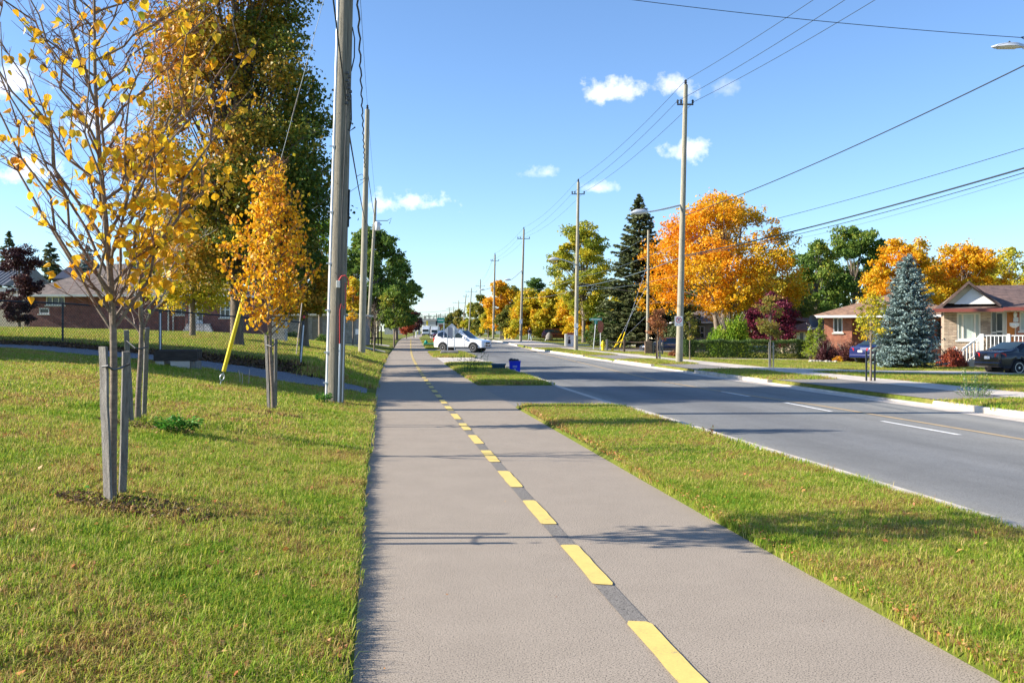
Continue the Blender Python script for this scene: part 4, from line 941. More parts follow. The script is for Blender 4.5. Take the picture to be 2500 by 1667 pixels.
# background trees that close the gaps, and the far wood on the horizon
bg = [(640, 130, 690, 6, 'L_green', .45, 'green tree behind the block building, left'), (745, 135, 640, 5, 'L_olive', .5, 'olive tree behind the block building, right of the tall tree'), (835, 150, 650, 5, 'L_green', .5, 'green tree filling the gap left of the second pole'),
      (300, 140, 650, 6, 'L_green', .4, 'broad green tree far behind the bungalow ridge'), (500, 130, 660, 6, 'L_olive', .5, 'olive tree far behind the right end of the bungalow'),
      (1530, 165, 700, 6, 'L_yellow', .5, 'yellowing tree far behind the tall spruce, left'), (1700, 150, 700, 7, 'L_green', .35, 'dark green tree far behind the orange maple'), (1870, 150, 650, 6, 'L_olive', .5, 'olive tree far behind the purple maple'),
      (2000, 150, 640, 6, 'L_green', .6, 'green tree far behind the bungalow roof, left'), (2270, 140, 650, 6, 'L_olive', .5, 'olive tree far behind the gap between bungalows'), (2420, 140, 640, 6, 'L_yellow', .4, 'yellow-olive tree far behind the gable house'), (2540, 130, 640, 5, 'L_green', .5, 'green tree at the far right edge behind the gable house')]
for i, (px, Y, tp, hw, pal, tc, lb) in enumerate(bg):
    tree('background_tree', lb, 'tree', px, Y, tp, hw, 815, pal, nleaf=8000, ls=.42, shape='dome', nclump=30, rc=.28, seed=200+i, tr=.25, tintc=tc)
P, tt = [], []
for i in range(150):
    for side in (-1, 1):
        Y = random.uniform(380, 620); X = side*random.uniform(0, 420)+(-45 if side < 0 else 12)
        if -64 < X+.09*(Y-400) < 6: continue
        h = random.uniform(7, 12); n = 120; q = rng.normal(size=(n, 3)); q /= np.linalg.norm(q, axis=1)[:, None]; q *= rng.uniform(.4, 1, (n, 1))
        P.append(np.array([X, Y, h*.5])+q*np.array([h*.6, h*.6, h*.5])); tt.append(np.full(n, random.uniform(.2, .9))+rng.normal(size=n)*.1)
P = np.concatenate(P); tt = np.concatenate(tt)
o = add_leaves('far_wood', leaf_mesh('far_wood', P, rng.uniform(1.0, 2.0, len(P)), tt), 'L_olive'); tag(o, 'distant autumn treeline along the horizon', 'trees')

# bare earth and dead leaves in the planting rings of the three saplings
for (px, py, z, rr, lb) in ((355, 1258, .24, .55, 'nearest'), (352, 1040, .48, .5, 'bare'), (672, 1010, .30, .4, 'amber')):
    c = groundpt(px, py, z); n = 700; a = rng.uniform(0, 6.283, n); q = rr*np.sqrt(rng.uniform(0, 1, n)); P = np.stack([c.x+q*np.cos(a)*1.25, c.y+q*np.sin(a)*.6, np.zeros(n)], 1)
    P[:, 2] = [terr(x, y)+.028+random.uniform(0, .02) for x, y, _ in P]
    o = add_leaves('leaf_litter', leaf_mesh('leaf_litter', P, rng.uniform(.02, .055, n), rng.uniform(.1, 1, n), up=2), 'L_litter'); tag(o, 'brown dead leaves and bare earth at the foot of the %s sapling' % lb, 'leaves')
# ------------------------------------------------------------------ poles
def pole(label, bpx, Y, toppx, toppy, dia, m='pole', arm=None, lamp=None, plates=(), group=None, insul=True, taper=.62):
    base = gxy(bpx, Y); top = W(toppx, toppy, Y)-base
    T = thing('utility_pole', label, 'utility pole', base, 0, group)
    n = 8; pts = [Vector((0, 0, -.4))]+[top*(k/n) for k in range(n+1)]
    rad = [dia/2]+[dia/2*(1-(1-taper)*k/n) for k in range(n+1)]
    MB().tube(pts, rad, 16 if Y < 90 else 10).build('pole_shaft', m, T, smooth=True)
    if insul:
        MB().lathe([(.03,0),(.09,.03),(.04,.08),(.09,.12),(.04,.17),(.08,.21),(.03,.28)], 10, tuple(top)).build('insulator', 'darkmetal', T)
    if arm:                                       # (drop from the top, half length)
        dz, hl = arm; z = top*(1-dz/top.z)
        b = MB().box(z.x-hl, z.x+hl, z.y-.04, z.y+.04, z.z-.035, z.z+.035); b.build('crossarm', 'darkmetal', T)
        for sx_ in (-hl*.92, hl*.92, -hl*.5):
            MB().lathe([(.02,0),(.07,.03),(.03,.08),(.07,.12),(.03,.2)], 8, (z.x+sx_, z.y, z.z+.05)).build('insulator', 'darkmetal', T)
    if lamp:                                      # (z on pole, head px, head py)
        lz, hx, hy = lamp; a = top*(lz/top.z); h = W(hx, hy, Y-1)-base
        arm_pts = bez(a, Vector((a.x*.35+h.x*.65, (a.y+h.y)/2, h.z+.12)), h+Vector((.45, 0, .05)), 8)
        ar = MB().tube(arm_pts, [.05]*4+[.04]*5, 8).build('lamp_arm', 'galv', T, smooth=True)
        MB().tube([h+Vector((.5, 0, .05)), h+Vector((.25, 0, .07)), h+Vector((-.1, 0, .05)), h+Vector((-.38, 0, .0))], [.05, .13, .14, .04], 10).build('lamp_head', 'galv', ar, smooth=True)
    for (ppy, w_, h_, mm) in plates:
        c = W(bpx+(toppx-bpx)*((ppy-0)/-1 if False else (HZ-ppy)/(HZ-toppy)*.95), ppy, Y)-base; r_ = dia/2*.95
        b = MB().box(c.x-w_/2, c.x+w_/2, -r_-.02+c.y, -r_+.0+c.y, c.z-h_/2, c.z+h_/2); b.build('sign_plate', mm, T, bevel=.01)
    return T, base, base+top
# big pole on the left (top beyond the frame)
g_ = groundpt(818, 975, .23); base = g_
PL = {}
topv = W(847, -120, 20.7)-base
T = thing('utility_pole', 'big near wooden utility pole with grey conduit beside the path', 'utility pole', base, 0)
pts = [Vector((0,0,-.4))]+[topv*(k/10) for k in range(11)]
sh = MB().tube(pts, [.19]+[.19-.035*k/10 for k in range(11)], 24).build('pole_shaft', 'pole_near', T, smooth=True)
def along(z, dx=0, dy=0): q = topv*(z/topv.z); return Vector((q.x+dx, q.y+dy, z))
MB().tube([along(z, -.165+.003*z, -.085) for z in (-.1, 2, 4, 6, 8, 9.6)], .035, 10).build('conduit', 'galv', T, smooth=True)
MB().tube([along(z, -.215+.004*z, .02) for z in (-.1, 1.5, 3, 5, 6.3)], [.02, .02, .018, .012, .008], 8).build('conduit', 'pole', T, smooth=True)
for z in (.35, 1.0, 1.9, 2.9, 4.0, 5.4): MB().box(-.24, -.12, -.14, -.11, 0, .03).build('conduit_strap', 'galv', T, loc=along(z, .0, 0))
MB().tube([along(z, .10, -.165) for z in (-.05, .6, 1.2)], .022, 8).build('cable_guard', 'galv', T, smooth=True)
MB().tube([along(z, .165, -.09) for z in (-.05, 1, 1.8)], .016, 8).build('cable_guard', 'galv', T, smooth=True)
MB().tube([along(z, .09+.02*math.sin(z*1.3), -.17) for z in np.linspace(1.2, 6.6, 24)], .009, 6).build('down_wire', 'cable', T)
MB().tube([along(1.2, .10, -.185), along(1.9, .085, -.19), along(2.05, .11, -.19), along(1.95, .17, -.17), along(2.1, .19, -.12), along(2.5, .175, -.14)], .007, 6).build('signal_cord', 'redcord', T)
MB().tube([along(2.55, .05, -.2)+Vector(p) for p in ((0,0,0),(.06,0,.09),(.14,0,.1),(.2,.02,0),(.2,.04,-.12))], .013, 6).build('signal_cord', 'redcord', T)
MB().box(-.0, .08, -.235, -.165, -.06, .09).build('junction_box', 'offwhite', T, loc=along(2.45, 0, 0), bevel=.008)
MB().tube([along(z, .19, -.02) for z in (3.7, 3.9, 4.3, 4.5)], .02, 6).build('cable_clamp', 'cable', T)
MB().tube([along(8.0, .16, 0), along(7.75, .215, 0), along(7.35, .22, 0), along(7.05, .16, 0)], .014, 6).build('cable_loop', 'cable', T)
MB().tube([along(6.75, .1, -.17), along(6.5, .19, -.12), along(6.0, .2, -.05), along(5.75, .16, -.02), along(5.85, .28, 0)], .016, 6).build('cable_loop', 'cable', T)
for q in range(9): z = 6.3+q*.08; MB().box(-.03, .03, -.03, .03, 0, .05).build('cable_clip', 'darkmetal', T, loc=along(z, .11+.05*(q % 2)+.01*q*(q < 5), -.19))
for z in (1.1, 2.7, 4.6, 6.1, 7.4): MB().lathe([(.012,0),(.014,.01)], 6).build('bolt', 'darkmetal', T, loc=along(z, -.03, -.19))
PL['L1'] = base+topv
grp = 'poles along the left side of the path'
specL = [('second wooden pole on the left, with a dark insulator on its top', 883, 56, 897, 268, .43, None, grp), ('third left pole carrying a grey transformer', 898, 97, 917, 490, .42, None, grp), ('thin far pole right of the transformer pole', 921, 145, 924, 612, .38, None, grp)]
for i, (lb, bx, Y, tx, ty, d, a, g) in enumerate(specL):
    T, b0, t0 = pole(lb, bx, Y, tx, ty, d, 'pole', None, None, (), g); PL['L%d' % (i+2)] = t0
    if i == 0:
        MB().tube([Vector((t0-b0))*.72+Vector(p) for p in ((-.5,-.1,.1),(-.2,-.25,.2),(.0,-.25,-.05),(-.3,-.2,-.15))], .02, 5).build('wire_bracket', 'darkmetal', T)
    if i == 1:
        z = (t0-b0)*.79; MB().lathe([(.24,0),(.28,.05),(.28,.8),(.22,.88)], 14, (z.x+.38, z.y-.1, z.z)).build('transformer', 'galv', T, smooth=True)
        MB().tube([(t0-b0)*.86, (t0-b0)*.86+Vector((1.3,0,0)), (t0-b0)*.86+Vector((1.7,0,.25)), (t0-b0)*.86+Vector((1.5,0,-.3))], .035, 6).build('bracket_arm', 'darkmetal', T)
        z = (t0-b0)*.83; MB().box(z.x+.3, z.x+.75, z.y-.1, z.y, z.z, z.z+.1).build('fuse_holder', 'darkmetal', T)
# right-hand row
grp = 'poles along the right side of the road'
specR = [('RA', 'tall pole with the no-parking sign, nearest on the right', 1658, 49.5, 1674, 208, .37, (1.0, .42), (8.15, 1558, 520), [], 'pole'),
 ('RB', 'second pole on the right, with two white plates', 1406, 80.8, 1412, 445, .36, (1.0, .55), (7.2, 1350, 634), [(795, .32, .38, 'white'), (812, .24, .5, 'white')], 'pole'),
 ('RC', 'third pole on the right, beside the walking person', 1271, 123, 1279, 560, .38, (1.2, .8), (9.2, 1238, 684), [(785, .34, .6, 'white')], 'pole_far'),
 ('RD', 'fourth pole on the right, before the orange maple', 1204, 160, 1208.5, 622, .40, (1.0, .7), (8.6, 1176, 708), [(798, .3, .4, 'white')], 'pole_far'),
 ('RE', 'fifth pole on the right', 1169, 237, 1173, 684, .42, (1.5, 1.1), (8, 1158, 745), [], 'pole_far'),
 ('RF', 'leaning far pole with a crossarm near its top', 1144, 262, 1151, 705, .40, (.8, 1.6), None, [], 'pole_far'),
 ('RG', 'sixth far pole leaning right', 1128, 280, 1138, 719, .4, (.6, .8), (7, 1127, 757), [], 'pole_far'),
 ('RH', 'far pole with a wide crossarm above the white car', 1118, 315, 1120, 735, .42, (.6, 2.0), (7, 1112, 758), [], 'pole_far'),
 ('RI', 'small distant pole with crossarm near the bridge', 1106, 370, 1107.5, 749, .4, (.5, 2.2), None, [], 'pole_far'),
 ('RJ', 'farthest distinct pole left of the others near the bridge', 1096, 390, 1097, 752, .4, (.5, 1.2), None, [], 'pole_far')]
RT = {}
for (k, lb, bx, Y, tx, ty, d, a, lamp, pl, mm) in specR:
    RT[k], b0, t0 = pole(lb, bx, Y, tx, ty, d, mm, a, lamp, pl, grp); PL[k] = t0
# no-parking plate with its own print
T = RT['RA']; p_ = W(1657, 784, 49.5-.21)-T.location
s_ = MB().box(-.20, .20, -.012, .0, -.25, .25).build('no_parking_sign', 'white', T, loc=p_, bevel=.02)
def ring(r0, r1, y, n=28):
    b = MB()
    for k in range(n): a, c = 2*math.pi*k/n, 2*math.pi*(k+1)/n; b.quad((r0*math.cos(a), y, r0*math.sin(a)), (r1*math.cos(a), y, r1*math.sin(a)), (r1*math.cos(c), y, r1*math.sin(c)), (r0*math.cos(c), y, r0*math.sin(c)))
    return b
ring(.115, .15, -.016).build('ban_ring', 'redcord', s_, loc=(0, 0, .06))
MB().box(-.012, .012, -.017, -.016, -.13, .13).build('ban_bar', 'redcord', s_, loc=(0, 0, .06)).rotation_euler = (0, R(-45), 0)
def text(name, s, size, m, parent, loc, rot=(R(90), 0, 0), align='CENTER'):
    cu = bpy.data.curves.new(name, 'FONT'); cu.body = s; cu.size = size; cu.align_x = align; cu.align_y = 'CENTER'; cu.extrude = .001
    cu.materials.append(M[m]); tmp = bpy.data.objects.new(name+'_c', cu); COL.objects.link(tmp); me = bpy.data.meshes.new_from_object(tmp.evaluated_get(bpy.context.evaluated_depsgraph_get())); bpy.data.objects.remove(tmp); o = bpy.data.objects.new(name, me); COL.objects.link(o); o.parent = parent; o.location = loc; o.rotation_euler = rot; return o
text('letter_p', 'P', .22, 'black', s_, (0, -.0165, .06)); 
for sx_ in (-.1, .1): MB().box(-.05, .05, -.016, -.014, -.01, .01).build('arrow', 'black', s_, loc=(sx_, 0, -.17))
# pole just outside the right edge: carries the street lamp that reaches in, and all the cables
T = thing('utility_pole', 'pole outside the right edge whose street lamp reaches into the picture', 'utility pole', (14.7, 19, .05), 0)
MB().tube([(0,0,-.4), (0,0,6), (.1,0,14.4)], [.2, .17, .12], 14).build('pole_shaft', 'pole', T, smooth=True)
hd = W(2462, 116, 20.0)-T.location
la = MB().tube(bez(Vector((0,0,6.5)), Vector((-1.4, .6, hd.z+.15)), hd+Vector((.30, 0, .0)), 10), [.045]*11, 8).build('lamp_arm', 'galv', T, smooth=True)
b = MB(); pr = [(-.36, .0, .02), (-.25, .10, .05), (-.08, .15, .075), (.12, .15, .08), (.24, .08, .07), (.36, .04, .045)]
for x, hw_, hh in pr: b.v += [(x, -hw_, 0), (x, -hw_*.6, hh), (x, hw_*.6, hh), (x, hw_, 0)]
for k in range(5):
    for j in range(4): q = 4*k; b.f.append((q+j, q+(j+1) % 4, q+4+(j+1) % 4, q+4+j))
b.f.append((3,2,1,0)); b.f.append((20,21,22,23))
lh = b.build('lamp_head', 'galv', la, smooth=True, loc=hd)
MB().box(-.2, .18, -.1, .1, -.018, .0).build('lens_panel', 'offwhite', la, loc=hd, bevel=.005); MB().lathe([(.02,0),(.025,.03),(.01,.05)], 8).build('photocell', 'darkmetal', la, loc=hd+Vector((.02, 0, .08)))
PL['R0'] = Vector((14.8, 19, 14.4))
# pole behind, beside the spruce
T, b0, t0 = pole('bare wooden pole between the spruce and the orange maple', 1581, 92, 1583, 562, .34, 'pole', None, None, [], None, insul=False); PL['S1'] = t0
# ------------------------------------------------------------------ wires
def span(p, q, sag, n=22): return [Vector(p).lerp(Vector(q), k/n)-Vector((0, 0, sag*4*(k/n)*(1-k/n))) for k in range(n+1)]
def wire(name, label, pts, rad, m='cable', cat='wire', group=None):
    p0 = pts[0]; return tag(MB().tube([p-p0 for p in pts], rad, 5).build(name, m, None, loc=p0), label, cat, group)
keys = ['R0', 'RA', 'RB', 'RC', 'RD', 'RE', 'RG']
nm = ['the off-picture lamp pole and the no-parking pole', 'the no-parking pole and the second pole', 'the second and third right poles', 'the third and fourth right poles', 'the fourth and fifth right poles', 'the fifth and sixth far right poles']
for i in range(6):
    a, c = PL[keys[i]], PL[keys[i+1]]; d = (a-c).length
    for j, (dx, dz, w_) in enumerate(((0, .25, 'topmost'), (-.45, -.85, 'left lower'), (.45, -.85, 'right lower'))):
        if i == 0: q = a+Vector((dx*1.3, 0, dz))
        else: q = a+Vector((dx, 0, dz))
        wire('power_line', '%s power line between %s' % (w_, nm[i]), span(q, c+Vector((dx, 0, dz)), d*.012), .0115 if i < 2 else .009, 'cable', 'power line', 'power lines on the right row of poles')
def onpole(k, z): b_, t_ = RT[k].location, PL[k]; f = (z-b_.z)/(t_.z-b_.z); return b_.lerp(t_, f)
Q = lambda z: Vector((14.7, 19, z))
wire('cable', 'thick cable crossing the sky at the upper right down to the no-parking pole', span(Q(9.25), onpole('RA', 7.6), .35), .019, 'cable', 'cable')
wire('cable', 'thin middle cable over the bungalow to the no-parking pole', span(Q(6.75), onpole('RA', 6.35), .25), .010, 'cable', 'cable')
wire('cable', 'thickest bundled cable over the bungalow to the no-parking pole', span(Q(6.30), onpole('RA', 5.55), .25), .026, 'cable', 'cable')
wire('cable', 'thin messenger wire wrapped along the bundled cable', span(Q(6.25)+Vector((0, .05, 0)), onpole('RA', 5.5), .36), .012, 'cable', 'cable')
wire('cable', 'thin service wire dropping behind the bungalow', span(Q(6.2), Vector((26, 66, 5.3)) if False else W(1905, 590, 70), .3), .008, 'wire', 'cable')
for j, (z0, z1, rr, lb) in enumerate(((5.5, 5.2, .022, 'thick telephone cable between the no-parking pole and second pole'), (6.3, 6.0, .010, 'thin telephone cable above it between the first two right poles'), (4.6, 5.0, .008, 'low thin wire across the spruce to the second right pole'))):
    wire('cable', lb, span(onpole('RA', z0), onpole('RB', z1+.2), .25), rr, 'wire', 'cable')
for j, z in enumerate((5.0, 5.9)): wire('cable', '%s cable between the second and third right poles' % ('lower', 'upper')[j], span(onpole('RB', z+.2), onpole('RC', z+1), .3), .014, 'wire', 'cable')
s1b = gxy(1581, 92)
wire('cable', 'wire from the no-parking pole to the bare pole by the spruce', span(onpole('RA', 7.4), PL['S1']-Vector((0,0,.4)), .3), .012, 'wire', 'cable')
wire('cable', 'wire from the bare pole by the spruce to the second right pole', span(PL['S1']-Vector((0,0,5)), onpole('RB', 5.6), .3), .014, 'wire', 'cable')
wire('cable', 'upper wire from the bare pole across the spruce', span(PL['S1']-Vector((0,0,.5)), W(1330, 700, 120), .5), .012, 'wire', 'cable')
wire('cable', 'pale low wire from the second right pole into the trees', span(onpole('RB', 5.8), PL['S1']-Vector((0,0,6)), .1), .012, 'galv', 'cable')
# span wire high over the road, with two link insulators
a = W(1380, -4, 20.7); a = PL['L1'].lerp(T.location, 0); A = Vector((-3.55, 20.7, 9.75)); Bq = Vector((14.7, 19.6, 7.45))
def spw(t): return A.lerp(Bq, t)-Vector((0, 0, .55*4*t*(1-t)*.6))
T = tag(MB().tube([spw(k/30)-A for k in range(31)], .0075, 5).build('span_wire', 'cable', None, loc=A), 'thin span wire crossing the sky at the top with link insulators', 'wire')
for t in (.775, .805):
    p = spw(t)-A; b = MB()
    for sgn in (1, -1): b.tube([p+Vector((-.10, 0, .012)), p+Vector((-.03, 0, .03*sgn)), p+Vector((.03, 0, .03*sgn)), p+Vector((.10, 0, 0))], .008, 5)
    b.build('link_insulator', 'darkmetal', T)
# left bundle
L1b = Vector((-3.79, 20.7, .23))
wire('cable', 'twisted thick black cable running down to the second left pole', [p+Vector((.03*math.sin(k*1.9), 0, .03*math.cos(k*1.9))) for k, p in enumerate(span(Vector((-3.38, 20.7, 10.6)), PL['L2']-Vector((.15, 0, 3.4)), .35, 60))], .028, 'cable', 'cable')
wire('cable', 'thin top conductor from the big pole to the second left pole', span(Vector((-3.5, 20.7, 12.9)), PL['L2']+Vector((0, 0, .25)), .3), .009, 'wire', 'power line')
wire('cable', 'telephone cable from the big pole to the second left pole', span(Vector((-3.50, 20.6, 6.0)), PL['L2']-Vector((.1, 0, 6.6)), .15), .018, 'cable', 'cable')
wire('cable', 'cable crossing the face of the big pole from above the camera', span(Vector((2.2, -20, 7.3)), Vector((-3.53, 20.45, 6.62)), .15), .014, 'cable', 'cable')
for i, (a_, c_) in enumerate((('L2', 'L3'), ('L3', 'L4'))):
    for j, dz in enumerate((.25, -3.4, -6.6)):
        wire('cable', '%s cable between the %s left poles' % (('top', 'middle', 'low')[j], ('second and third', 'third and fourth')[i]), span(PL[a_]+Vector((0, 0, dz)), PL[c_]+Vector((0, 0, dz*.6+.1)), .4), (.008, .022, .014)[j], 'cable', 'cable')
wire('cable', 'service wire from the second left pole toward the trees', span(PL['L2']-Vector((0,0,4.0)), W(770, 505, 40), .2), .012, 'cable', 'cable')
wire('cable', 'short service wire from the tall tree to the big pole', span(W(755, 515, 36), W(815, 470, 24), .05), .012, 'cable', 'cable')
# guy wire with yellow guard
an = groundpt(535, 948, .47); tp = Vector((-3.62, 20.7, 10.4)); dr = (tp-an).normalized()
T = thing('guy_wire', 'guy wire of the big pole with long yellow plastic guard', 'guy wire', an)
MB().tube([dr*.25, tp-an], .006, 6).build('wire', 'wire', T)
MB().tube([dr*.38, dr*1.2, dr*2.45], [.045, .045, .038], 12).build('guard', 'yguard', T, smooth=True)
MB().tube([dr*-.3, dr*.16], .011, 8).build('anchor_rod', 'galv', T)
e = MB(); u_ = dr.orthogonal().normalized()
e.tube([dr*.25+(u_*math.cos(a)+dr*math.sin(a)*1.4)*.05 for a in np.linspace(0, 6.2832, 13)], .011, 6, cap=False).build('anchor_eye', 'galv', T, smooth=True)
MB().tube([dr*6.0, dr*6.7], .014, 6).build('strain_insulator', 'stake', T)
for i, (bx, by, tx, ty, lb) in enumerate(((1490, 836, 1494, 808, 'short'), (1495, 850, 1515, 812, 'middle'), (1510, 852, 1531, 815, 'right'))):
    a_ = gxy(bx, 88); q = PL['S1']-Vector((0, 0, (9, 5, 3)[i])) if i else PL['S1']-Vector((0, 0, 8)); d_ = (q-a_).normalized()
    T = thing('guy_wire', '%s guy wire with yellow guard by the rail fence' % lb, 'guy wire', a_, 0, 'guy wires beside the rail fence')
    MB().tube([Vector((0, 0, 0)), q-a_], .012, 5).build('wire', 'galv', T)
    MB().tube([d_*.15, d_*2.1], .05, 8).build('guard', 'yguard', T, smooth=True)

# ------------------------------------------------------------------ chain link fence on the left
fx = [-26, -22.3, -18.6, -14.9, -13.35, -10.45, -7.9, -6.25]; fx = [-27, -23, -18.5, -13.35, -10.45, -6.3]
T = thing('chain_link_fence', 'black chain link fence along the bank left of the path', 'fence', (0, 28.6, 0))
fz = lambda x: bil(_ls, _LY, _L, x-c_of(28.6), 28.6)
hts = 1.2
for i, x in enumerate(fx):
    ln = .10 if i == len(fx)-1 else 0
    MB().tube([(x, 0, fz(x)-.2), (x+ln, 0, fz(x)+hts+.04)], .03 if i < 4 else .045, 10).build('post', 'darkmetal', T, smooth=True)
    if i >= 4:
        MB().tube([(x+.02, -.05, fz(x)-.1), (x+.02+ln, -.05, fz(x)+hts*.93)], .02, 8).build('brace_post', 'galv', T, smooth=True)
MB().lathe([(.02,0),(.045,.03),(.02,.08)], 8).build('post_marker', 'redcord', T, loc=(fx[-1]+.12, 0, fz(fx[-1])+hts+.12))
MB().tube([(x, 0, fz(x)+hts) for x in np.linspace(fx[0], fx[-1], 40)], .021, 8).build('top_rail', 'darkmetal', T, smooth=True)
b = MB(); x = fx[0]; st_ = .078
while x < fx[-1]:
    for sgn in (1, -1):
        pts = []
        for k in range(0, 5):
            z = k/4*hts*.97; xx = x+sgn*(z*.72)-(.45 if sgn > 0 else -.45)
            if fx[0] <= xx <= fx[-1]: pts.append((xx, .012*sgn, fz(xx)+.03+z))
        if len(pts) >= 2: b.tube(pts, .0042, 3, cap=False)
    x += st_
tag(b.build('wire_mesh', 'darkmetal', T), None, None, None, 'stuff')
# dark bench-like timber on concrete blocks
bp_ = groundpt(437, 898, .78)
T = thing('timber_bench', 'low dark timber slab resting on pale concrete blocks by the lane', 'bench', (bp_.x, bp_.y, bp_.z-.02))
px_m = F/bp_.y; Lh = 50/px_m
for k in range(3): MB().box(-Lh, Lh, -.22+.15*k, -.22+.15*k+.135, .26, .46+.01*k).build('plank', 'timberdark', T, bevel=.01)
MB().box(-Lh-.03, Lh+.03, -.26, -.24, .20, .42).build('front_board', 'timberdark', T)
MB().box(-Lh+.0, -Lh+.22, -.24, .22, -.1, .2).build('concrete_block', 'conc', T, bevel=.01); MB().box(-Lh+.38, Lh-.16, -.25, .22, -.1, .2).build('concrete_block', 'conc', T, bevel=.01); MB().box(Lh-.15, Lh-.02, -.22, .22, -.1, .2).build('concrete_block', 'stake', T, bevel=.01)
# small thin markers in the lawn
for i, (px, py, h) in enumerate(((585, 938, .32), (591, 940, .28), (607, 938, .34))):
    p = groundpt(px, py, .5); tag(MB().tube([(0,0,-.05), (.01, 0, h*.5), (.02*(i-1), 0, h)], .008, 5).build('cut_stem', 'paletwig', None, loc=p), ('left', 'middle', 'right')[i]+' dry stem standing in the lawn left of the amber sapling', 'stem')
# white brick pillar, marker post, little sign
p = gxy(683, 52)
T = thing('brick_pillar', 'white-washed brick pillar standing on the lawn behind the fence', 'pillar', p)
MB().box(-.34, .34, -.34, .34, -.2, 1.18).build('brick_shaft', 'whitebrick', T); MB().box(-.38, .38, -.38, .38, 1.18, 1.27).build('cap', 'conc', T, bevel=.01)
p = gxy(722, 34); tag(MB().tube([(0,0,-.1), (.22, 0, 1.9)], .02, 6).build('survey_rod', 'paletwig', None, loc=p), 'thin leaning rod beside the fence end post', 'rod')
p = gxy(876, 72); T = thing('yard_sign', 'small white sign by the second left pole', 'sign', p)
MB().box(-.25, .15, -.02, .0, .95, 1.35).build('board', 'white', T); MB().box(-.07, -.03, 0, .03, -.1, 1.3).build('post', 'stake', T)

# ------------------------------------------------------------------ houses
def wall(name, m, x0, x1, z0, z1, holes, y=0, th=.2, parent=None):
    xs = sorted({x0, x1, *[h[0] for h in holes], *[h[1] for h in holes]}); zs = sorted({z0, z1, *[h[2] for h in holes], *[h[3] for h in holes]})
    b = MB()
    for i in range(len(xs)-1):
        for j in range(len(zs)-1):
            cx, cz = (xs[i]+xs[i+1])/2, (zs[j]+zs[j+1])/2
            if any(h[0] < cx < h[1] and h[2] < cz < h[3] for h in holes): continue
            b.box(xs[i], xs[i+1], y, y+th, zs[j], zs[j+1])
    return b.build(name, m, parent)
def window(parent, x0, x1, z0, z1, y, frame='white', mull=1, rail=True, sill=True, curtain=None, fw=.07):
    b = MB(); b.box(x0, x1, y+.02, y+.10, z1-fw, z1); b.box(x0, x1, y+.02, y+.10, z0, z0+fw); b.box(x0, x0+fw, y+.02, y+.10, z0+fw, z1-fw); b.box(x1-fw, x1, y+.02, y+.10, z0+fw, z1-fw)
    for k in range(1, mull+1): x = x0+(x1-x0)*k/(mull+1); b.box(x-.03, x+.03, y+.03, y+.09, z0+fw, z1-fw)
    if rail: z = (z0+z1)/2; b.box(x0+fw, x1-fw, y+.035, y+.085, z-.03, z+.03)
    o = b.build('window', frame, parent)
    MB().box(x0+fw, x1-fw, y+.105, y+.115, z0+fw, z1-fw).build('pane', 'glass' if not curtain else 'curtain', o)
    if sill: MB().box(x0-.08, x1+.08, y-.07, y+.02, z0-.09, z0-.002).build('sill', 'offwhite', o)
    return o
def hip(name, m, x0, x1, y0, y1, z, rise, parent, over=.5, inset=None, th=.14):
    x0 -= over; x1 += over; y0 -= over; y1 += over; d = (y1-y0)/2; ins = d if inset is None else inset; ym = (y0+y1)/2
    r0, r1 = (x0+ins, ym, z+rise), (x1-ins, ym, z+rise)
    A, B_, C_, D = (x0,y0,z), (x1,y0,z), (x1,y1,z), (x0,y1,z)
    b = MB(); b.poly([A, B_, r1, r0]); b.poly([C_, D, r0, r1]); b.poly([D, A, r0]); b.poly([B_, C_, r1]); b.poly([A, D, C_, B_])
    o = b.build(name, m, parent)
    fb = MB()
    for (p, q) in ((A, B_), (B_, C_), (C_, D), (D, A)):
        p, q = Vector(p), Vector(q); t = (q-p).normalized(); nrm = t.cross(Vector((0, 0, 1)))
        fb.quad(p+nrm*.02+Vector((0,0,.02)), q+nrm*.02+Vector((0,0,.02)), q+nrm*.02-Vector((0,0,th)), p+nrm*.02-Vector((0,0,th))); fb.quad(p-nrm*.08-Vector((0,0,th)), q-nrm*.08-Vector((0,0,th)), q+nrm*.02-Vector((0,0,th)), p+nrm*.02-Vector((0,0,th)))
    return o, fb
def ridge_caps(b0, b1, n, m, parent): pass
# left brick bungalow
def FX(Y): return (lambda px: (px-1250)/F*Y), (lambda py: EYE-(py-HZ)/F*Y)
X, Z = FX(69.0)
o0 = Vector((X(72), 69.0, 1.55)); T = thing('brick_bungalow', 'dark red brick bungalow with grey hip roof behind the fence on the left', 'house', o0)
x = lambda p: X(p)-o0.x; z = lambda p: Z(p)-o0.z
eave = z(722)+.05
wins = [(x(112), x(158), z(745)+.0, z(724)), (x(95), x(120), z(766), z(752)), (x(428), x(459), z(769), z(735))]
wall('wall', 'redbrick', 0, x(462), -.6, eave, wins+[(x(470), x(505), z(790), z(734))], 0, .25, T); wall('wall', 'redbrick', x(462), x(590), -.6, eave, [(x(470), x(505), z(790), z(734)), (x(546), x(571), z(776), z(737))], 0, .25, T) if False else None
wall('wall', 'redbrick', x(462)+.003, x(590), -.6, eave, [(x(470), x(505), z(790), z(734)), (x(546), x(571), z(776), z(737))], -.9, .25, T)
MB().box(0, .25, .25, 8.5, -.6, eave).build('wall', 'redbrick', T); MB().box(x(590)-.25, x(590), -.65, 8.5, -.6, eave).build('wall', 'redbrick', T); MB().box(0, x(590), 8.5, 8.7, -.6, eave).build('wall', 'redbrick', T)
window(T, *wins[0], 0, mull=2, rail=False); window(T, *wins[1], 0, mull=0, rail=False); window(T, *wins[2], 0, mull=1)
window(T, x(546), x(571), z(776), z(737), -.9, mull=1)
